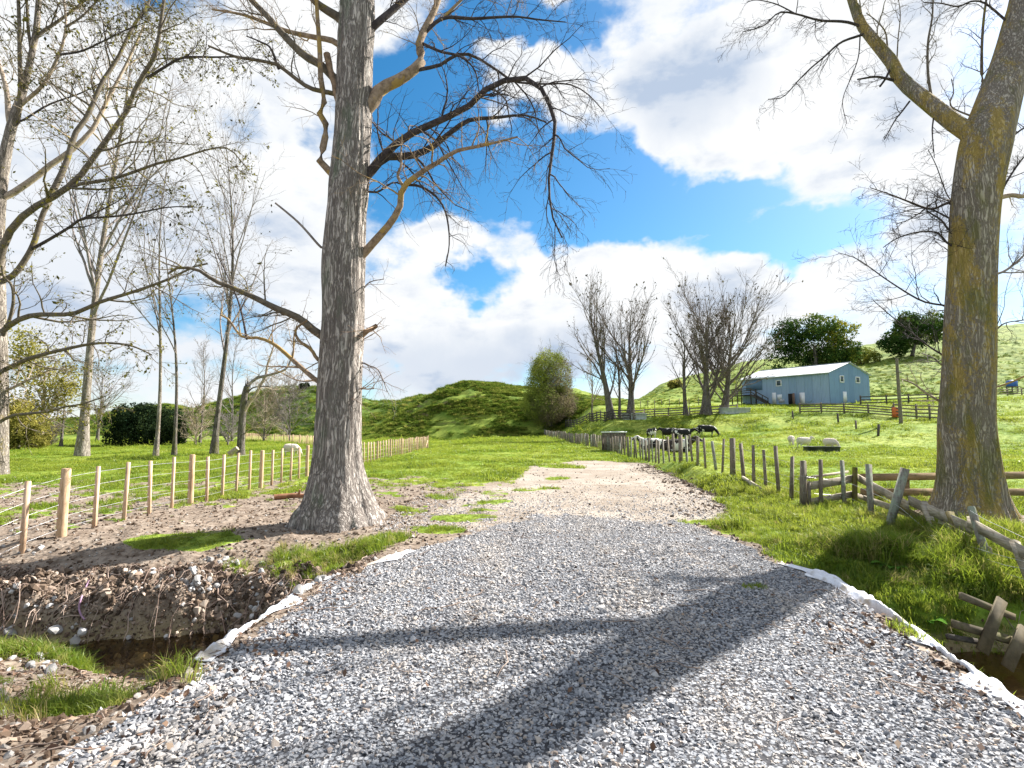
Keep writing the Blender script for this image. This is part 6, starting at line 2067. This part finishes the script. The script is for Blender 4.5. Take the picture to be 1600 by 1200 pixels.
def trough(name, label, px, py, L_, W_, h_, mat, yaw, cat='trough'):
    ft = ground_hit(px, py); ft[2] = Hs(ft[0], ft[1])
    n_ = 40; th = np.linspace(0, 2 * math.pi, n_, endpoint=False)
    def loop(sc, z):
        x = np.sign(np.cos(th)) * np.abs(np.cos(th)) ** .35 * L_ / 2 * sc; y = np.sign(np.sin(th)) * np.abs(np.sin(th)) ** .35 * (W_ / 2) * (1 - (1 - sc) * 2.2)
        c, s = math.cos(yaw), math.sin(yaw)
        return np.stack([ft[0] + x * c - y * s, ft[1] + x * s + y * c, np.full(n_, ft[2] + z)], 1)
    rings = [loop(.94, -.1), loop(1.0, h_ * .9), loop(1.02, h_ * .9), loop(1.02, h_), loop(.95, h_), loop(.90, .12)]
    V_ = np.concatenate(rings); k = np.arange(len(rings) * n_).reshape(len(rings), n_)
    q = np.stack([k[:-1], np.roll(k, -1, 1)[:-1], np.roll(k, -1, 1)[1:], k[1:]], -1).reshape(-1, 4)
    g = Geo(); g.add(V_, q)
    cV = np.vstack([rings[-1], rings[-1].mean(0)[None]]); g.add(cV, None, [(i, (i + 1) % n_, n_) for i in range(n_)])
    o = build(name, g, mat, org=ft); tag(o, label, cat)
    return o


TRB = simple('dark_rubber', (.045, .05, .048), (.10, .105, .10), 4, .6)
trough('water_trough', 'dark grey oblong water trough on the grass with a sheep drinking at its right end', 1284, 708, 1.75, 1.0, .38, TRB, -.06)
trough('concrete_trough', 'pale blue grey trough under the wide bare tree', 991, 655, 3.0, 1.2, .7, CONC, .1)
trough('concrete_trough', 'pale low trough at the foot of the tree whose limbs sweep over the shed', 1148, 646, 4.0, 1.2, .7, CONC, .1)

# log by the big trunk, and one by the snapped tree
for nm, p0, p1, r_, lab, mt in (('fallen_log', (428, 781), (470, 779), .075, 'short reddish brown log lying left of the furrowed trunk foot', simple('red_brown_log', (.16, .07, .035), (.30, .15, .08), 6, .8)),
                                ('fallen_log', (358, 714), (371, 704), .20, 'pale cut log leaning against the foot of the snapped tree', LIMB_PALE)):
    a = ground_hit(*p0)
    b = ground_hit(*p1) if r_ < .1 else np.array([at(p1[0], p1[1], a[1] + .1)[0], a[1] + .1, at(p1[0], p1[1], a[1])[2]])
    if r_ < .1: b = b + (b - a) * .2
    a[2] += r_ * .8; b[2] += r_ * .8
    g = Geo(); P_ = resample([a, (a + b) / 2 + [0, .03, .02], b], 10); g.tubes(P_, np.linspace(r_, r_ * .75, 10) * RNG.uniform(.92, 1.08, 10), 10, cap=True)
    if r_ < .1:
        c = P_[7]; g.tubes(np.stack([c, c + [.02, -.05, .10], c + [.05, -.08, .16]]), np.array([.03, .028, .018]), 7, cap=True)
    o = build(nm, g, mt, org=a, smooth=True); tag(o, lab, 'log')

# a purple plastic cord hanging over the cut bank
CORD = simple('purple_cord', (.28, .16, .26), (.40, .25, .36), 5, .6)
P_ = []
for q in [(143, 908), (138, 920), (132, 935), (128, 950), (131, 962), (137, 970)]:
    h_ = ground_hit(*q); P_.append(h_ + [0, -.05, .03])
g = Geo(); g.tubes(resample(P_, 20), np.full(20, .011), 6); o = build('plastic_cord', g, CORD, org=P_[0]); tag(o, 'faded purple cord dangling over the cut earth bank', 'cord')

# broad dock leaves and the yellow leaf on the right bank
DOCK = leaf_mat('dock_leaf', [(0, (.06, .15, .02)), (.6, (.12, .26, .04)), (.9, (.30, .36, .10)), (1, (.55, .33, .03))])


def dock(px, py, n_, size, label, yellow=False):
    b = ground_hit(px, py); b[2] = Hs(b[0], b[1])
    g = Geo(); tint = []
    for i in range(n_):
        a = RNG.uniform(0, 6.28); L_ = size * RNG.uniform(.7, 1.2); w = L_ * .22
        dv = np.array([math.cos(a), math.sin(a), 0]); sv = np.array([-math.sin(a), math.cos(a), 0])
        rows = []
        for t_ in np.linspace(0, 1, 7):
            c = b + dv * L_ * t_ * .8 + np.array([0, 0, L_ * (1.0 * t_ - .75 * t_ * t_)])
            ww = w * math.sin(math.pi * min(1, t_ * .92 + .06)) ** .7
            rows += [c - sv * ww + [0, 0, .02 * L_], c - [0, 0, .03 * L_], c + sv * ww + [0, 0, .02 * L_]]
        qs = []
        for r_ in range(6):
            for c_ in range(2): k0 = r_ * 3 + c_; qs.append((k0, k0 + 1, k0 + 4, k0 + 3))
        g.add(rows, qs); tint += [1.0 if (yellow and i == 0) else RNG.uniform(.1, .8)] * len(qs)
    o = build('dock_plant', g, DOCK, smooth=True, org=b)
    at_ = o.data.attributes.new('tint', 'FLOAT', 'FACE'); at_.data.foreach_set('value', np.array(tint, np.float32))
    tag(o, label, 'plant', 'broad leaved docks')


dock(1395, 892, 7, .30, 'bright green dock with upright broad leaves on the right stream bank')
dock(1412, 916, 5, .24, 'dock with one orange yellow leaf above the right geotextile', True)
dock(1382, 918, 5, .26, 'dark green dock hanging beside the right geotextile fold')
dock(1450, 975, 4, .24, 'long stemmed dock leaning over the dark stream')
dock(1300, 782, 6, .26, 'light green dock growing between the battens of the broken corner fence')
dock(145, 1022, 7, .22, 'leafy green dock among grass tufts at the near left stream edge')
# ================================================================== animals
def ell_loft(g, pts, k=18):
    """pts rows: x,y,z, half-width (y), half-height (perp): a lofted body part closed at both ends"""
    P = resample(np.array(pts, float), 26)
    C = P[:, :3]
    Tn = np.gradient(C, axis=0); Tn /= np.linalg.norm(Tn, axis=1)[:, None]
    side = np.cross(Tn, [0, 0, 1.0]); bad = np.linalg.norm(side, axis=1) < .2
    side[bad] = [0, -1, 0]; side /= np.linalg.norm(side, axis=1)[:, None]
    upv = np.cross(side, Tn)
    th = np.linspace(0, 2 * math.pi, k, endpoint=False)
    ring = C[:, None] + P[:, 3][:, None, None] * np.cos(th)[None, :, None] * side[:, None] + P[:, 4][:, None, None] * np.sin(th)[None, :, None] * upv[:, None]
    n_ = len(C); ii = np.arange(n_ * k).reshape(n_, k)
    q = np.stack([ii[:-1], np.roll(ii, -1, 1)[:-1], np.roll(ii, -1, 1)[1:], ii[1:]], -1).reshape(-1, 4)
    g.add(ring.reshape(-1, 3), q)
    for e_, fl in ((0, 1), (n_ - 1, 0)):
        V_ = np.vstack([ring[e_], C[e_][None]]); tr = [(i, (i + 1) % k, k) for i in range(k)]
        if fl: tr = [(b, a, c) for a, b, c in tr]
        g.add(V_, None, tr)


def fuse(g, voxel, name, noise=0.0):
    me = g.mesh('tmp'); o = bpy.data.objects.new('tmp', me); COL.objects.link(o)
    md = o.modifiers.new('r', 'REMESH'); md.mode = 'VOXEL'; md.voxel_size = voxel
    ms = o.modifiers.new('s', 'SMOOTH'); ms.iterations = 3; ms.factor = .5
    dg = bpy.context.evaluated_depsgraph_get()
    me2 = bpy.data.meshes.new_from_object(o.evaluated_get(dg)); me2.name = name
    bpy.data.objects.remove(o); bpy.data.meshes.remove(me)
    n_ = len(me2.vertices); co = np.zeros(n_ * 3, np.float32); me2.vertices.foreach_get('co', co); co = co.reshape(-1, 3)
    if noise:
        nr = np.zeros(n_ * 3, np.float32); me2.vertices.foreach_get('normal', nr); nr = nr.reshape(-1, 3)
        w = sst(.32, .45, co[:, 2])[:, None]
        co = co + nr * (noise * (fbm(co[:, 0] * 14, co[:, 1] * 14, co[:, 2] * 14) - .4))[:, None] * w
        me2.vertices.foreach_set('co', np.ascontiguousarray(co, np.float32).ravel())
    me2.polygons.foreach_set('use_smooth', np.ones(len(me2.polygons), bool)); me2.update()
    return me2


def leg(g, pts):
    P = np.array(pts, float)
    ell_loft(g, [(x, y, z, r, r) for x, y, z, r in P], 10)


def cow_mesh(pose):
    g = Geo()
    # trunk: rump, loin, barrel, deep chest
    body = [(-1.02, 0, 1.12, .10, .12), (-.92, 0, 1.10, .25, .27), (-.65, 0, 1.08, .30, .34), (-.2, 0, 1.0, .34, .40), (.25, 0, .98, .33, .41), (.62, 0, 1.0, .27, .39), (.85, 0, 1.05, .16, .24)]
    drop = 0
    if pose == 'lie':
        body = [(-1.0, .05, .36, .10, .12), (-.9, .05, .38, .28, .28), (-.6, .03, .42, .36, .36), (-.15, 0, .44, .38, .41), (.3, 0, .44, .35, .41), (.65, 0, .47, .28, .38), (.85, 0, .55, .17, .24)]
    ell_loft(g, body)
    if pose == 'graze':
        ell_loft(g, [(.62, 0, 1.12, .17, .27), (.95, 0, .95, .14, .2), (1.2, 0, .62, .11, .15), (1.32, 0, .42, .10, .13)])
        hd = [(1.22, 0, .52, .10, .11), (1.36, 0, .38, .12, .13), (1.48, 0, .2, .085, .09), (1.53, 0, .06, .075, .07), (1.54, 0, .02, .04, .04)]; ear = (1.27, .0, .47)
    elif pose == 'lie':
        ell_loft(g, [(.6, 0, .58, .18, .27), (.9, 0, .74, .14, .19), (1.1, 0, .88, .11, .14)])
        hd = [(1.0, 0, .9, .1, .11), (1.15, 0, .92, .12, .13), (1.35, 0, .82, .09, .10), (1.52, 0, .72, .078, .075), (1.56, 0, .70, .04, .04)]; ear = (1.06, 0, .97)
    else:
        ell_loft(g, [(.6, 0, 1.12, .17, .28), (.9, 0, 1.22, .13, .2), (1.15, 0, 1.32, .10, .14)])
        hd = [(1.05, 0, 1.34, .10, .11), (1.2, 0, 1.36, .12, .13), (1.42, 0, 1.24, .09, .10), (1.6, 0, 1.12, .08, .075), (1.64, 0, 1.10, .04, .04)]; ear = (1.1, 0, 1.42)
    ell_loft(g, hd)
    for s in (-1, 1):
        ell_loft(g, [(ear[0], s * .08, ear[2], .03, .03), (ear[0] - .02, s * .18, ear[2] + .0, .05, .03), (ear[0] - .03, s * .27, ear[2] - .03, .015, .012)], 8)
        if pose != 'lie':
            st = .06 * s
            leg(g, [(.62 + st, s * .20, 1.0, .14), (.64 + st, s * .2, .74, .095), (.65 + st, s * .19, .50, .062), (.64 + st, s * .19, .46, .065), (.64 + st, s * .19, .14, .045), (.67 + st, s * .19, .05, .065), (.68 + st, s * .19, .0, .07)])
            leg(g, [(-.72 - st, s * .2, 1.05, .2), (-.66 - st, s * .23, .78, .15), (-.80 - st, s * .2, .56, .08), (-.90 - st, s * .19, .50, .066), (-.84 - st, s * .19, .16, .048), (-.80 - st, s * .19, .05, .065), (-.79 - st, s * .19, 0, .07)])
        else:
            leg(g, [(.55, s * .25, .35, .13), (.78, s * .33, .16, .08), (.55, s * .36, .08, .055), (.42, s * .36, .06, .06)])
            leg(g, [(-.6, s * .28, .35, .2), (-.2, s * .42, .2, .12), (-.55, s * .46, .1, .065), (-.30, s * .48, .06, .06)])
    tz = 1.2 if pose != 'lie' else .45
    ell_loft(g, [(-1.0, 0, tz, .035, .035), (-1.1, .02, tz - .1, .03, .03), (-1.12, .04, max(tz - .55, .12), .022, .022), (-1.12, .05, max(tz - .75, .06), .05, .05), (-1.12, .05, max(tz - .85, .03), .015, .015)], 8)
    if pose != 'lie': ell_loft(g, [(-.72, 0, .78, .03, .03), (-.58, 0, .66, .16, .12), (-.38, 0, .70, .05, .05)], 12)
    return fuse(g, .035, 'cow_' + pose)


def sheep_mesh(pose):
    g = Geo()
    ell_loft(g, [(-.50, 0, .58, .08, .10), (-.44, 0, .58, .20, .22), (-.2, 0, .57, .26, .27), (.15, 0, .56, .25, .27), (.38, 0, .58, .18, .22), (.46, 0, .60, .08, .12)])
    if pose == 'graze':
        ell_loft(g, [(.32, 0, .62, .13, .15), (.50, 0, .50, .10, .11), (.60, 0, .33, .08, .09)])
        hd = [(.56, 0, .36, .075, .08), (.64, 0, .24, .07, .075), (.70, 0, .10, .045, .05), (.71, 0, .05, .03, .03)]; ear = (.58, 0, .34)
    else:
        ell_loft(g, [(.32, 0, .64, .13, .15), (.50, 0, .74, .10, .11), (.58, 0, .82, .08, .09)])
        hd = [(.54, 0, .84, .07, .08), (.64, 0, .82, .07, .075), (.77, 0, .74, .045, .05), (.80, 0, .72, .03, .03)]; ear = (.57, 0, .88)
    ell_loft(g, hd, 12)
    for s in (-1, 1):
        ell_loft(g, [(ear[0], s * .05, ear[2], .022, .02), (ear[0] - .01, s * .11, ear[2], .03, .018), (ear[0] - .02, s * .16, ear[2] - .02, .01, .01)], 8)
        st = .05 * s
        leg(g, [(.28 + st, s * .12, .5, .08), (.29 + st, s * .12, .34, .055), (.29 + st, s * .12, .22, .036), (.29 + st, s * .12, .05, .03), (.30 + st, s * .12, 0, .034)])
        leg(g, [(-.32 - st, s * .13, .5, .11), (-.30 - st, s * .14, .37, .075), (-.38 - st, s * .13, .25, .04), (-.36 - st, s * .13, .06, .03), (-.35 - st, s * .13, 0, .034)])
    ell_loft(g, [(-.5, 0, .6, .04, .04), (-.55, 0, .5, .035, .03), (-.56, 0, .4, .015, .015)], 8)
    return fuse(g, .022, 'sheep_' + pose, .05)


def hide(name, thr, dark=(.012, .011, .012), pale=(.72, .68, .62), sc=1.7, off=0.0):
    m, T, out = material(name)
    pos = T.vm('ADD', T.coord('Object'), (off, off * .7, off * .3))
    n_ = T.noise(pos, sc, 3, .5)
    c = T.mix(T.ss(n_, thr - .015, thr + .015), pale, dark)
    principled(T, out, c, .7, T.bump(T.noise(pos, 40, 4, .6), .2, .01), .25)
    return m


HIDE_A = hide('pied_hide', .44); HIDE_B = hide('mostly_black_hide', .40, off=3.1); HIDE_C = hide('black_hide_white_topline', .43, off=7.7); HIDE_D = hide('brown_white_hide', .42, dark=(.035, .024, .020), off=5.2)
m, T, out = material('sheep_wool')
n_ = T.noise(T.coord('Object'), 22, 5, .65)
principled(T, out, T.mix(n_, (.42, .37, .31), (.70, .65, .57)), .95, T.bump(n_, .8, .02), .05)
WOOL = m
m, T, out = material('cream_wool')
principled(T, out, T.mix(T.noise(T.coord('Object'), 22, 5, .65), (.50, .42, .35), (.76, .66, .56)), .95, None, .05)
WOOL_C = m

cows = {p: cow_mesh(p) for p in ('stand', 'graze', 'lie')}
sheeps = {p: sheep_mesh(p) for p in ('stand', 'graze')}


def animal(name, mesh, mat, px, py, yaw, scale, label, cat, group, D=None):
    ft = ground_hit(px, py)
    if D: ft = on_ground(ray(px, py)[0] / ray(px, py)[1] * D, D)
    ft[2] = Hs(ft[0], ft[1])
    me = mesh.copy(); me.name = name
    o = obj(name, me, mat, loc=ft)
    o.rotation_euler = (0, 0, yaw); o.scale = (scale,) * 3
    tag(o, label, cat, group)
    return o


GC = 'cattle behind the paling fence'
animal('cow', cows['graze'], HIDE_C, 1104, 683, -.15, 0.88, 'black cow with a pale back grazing at the right end of the herd', 'cow', GC)
animal('cow', cows['stand'], HIDE_B, 1066, 692, -.1, 0.88, 'black cow standing side on behind the palings, its white face turned right', 'cow', GC)
animal('cow', cows['stand'], HIDE_B, 1046, 688, 2.3, 0.83, 'dark cow standing close behind the side-on black one', 'cow', GC)
animal('cow', cows['stand'], HIDE_A, 1018, 688, -1.5, 0.81, 'black and white cow facing the camera at the left end of the herd', 'cow', GC)
animal('cow', cows['lie'], HIDE_A, 1022, 704, 3.0, .92, 'pied cow lying down behind the palings, left of the other resting one', 'cow', GC)
animal('cow', cows['lie'], HIDE_D, 1058, 707, -.5, .92, 'brown and white cow lying down below the standing black one', 'cow', GC)
GS = 'sheep out on the grass'
animal('sheep', sheeps['stand'], WOOL, 1257, 701, .05, .95, 'white sheep walking side on between its grazing mate and the trough', 'sheep', GS)
animal('sheep', sheeps['graze'], WOOL_C, 1237, 696, -1.9, .92, 'cream sheep grazing end on just left of the walking white one', 'sheep', GS)
animal('sheep', sheeps['graze'], WOOL_C, 1298, 703, -1.15, .92, 'cream sheep stooping at the right end of the dark trough', 'sheep', GS)
animal('sheep', sheeps['graze'], WOOL_C, 455, 713, .05, 1.0, 'cream sheep grazing beyond the pine fence, left of the furrowed trunk', 'sheep', GS)
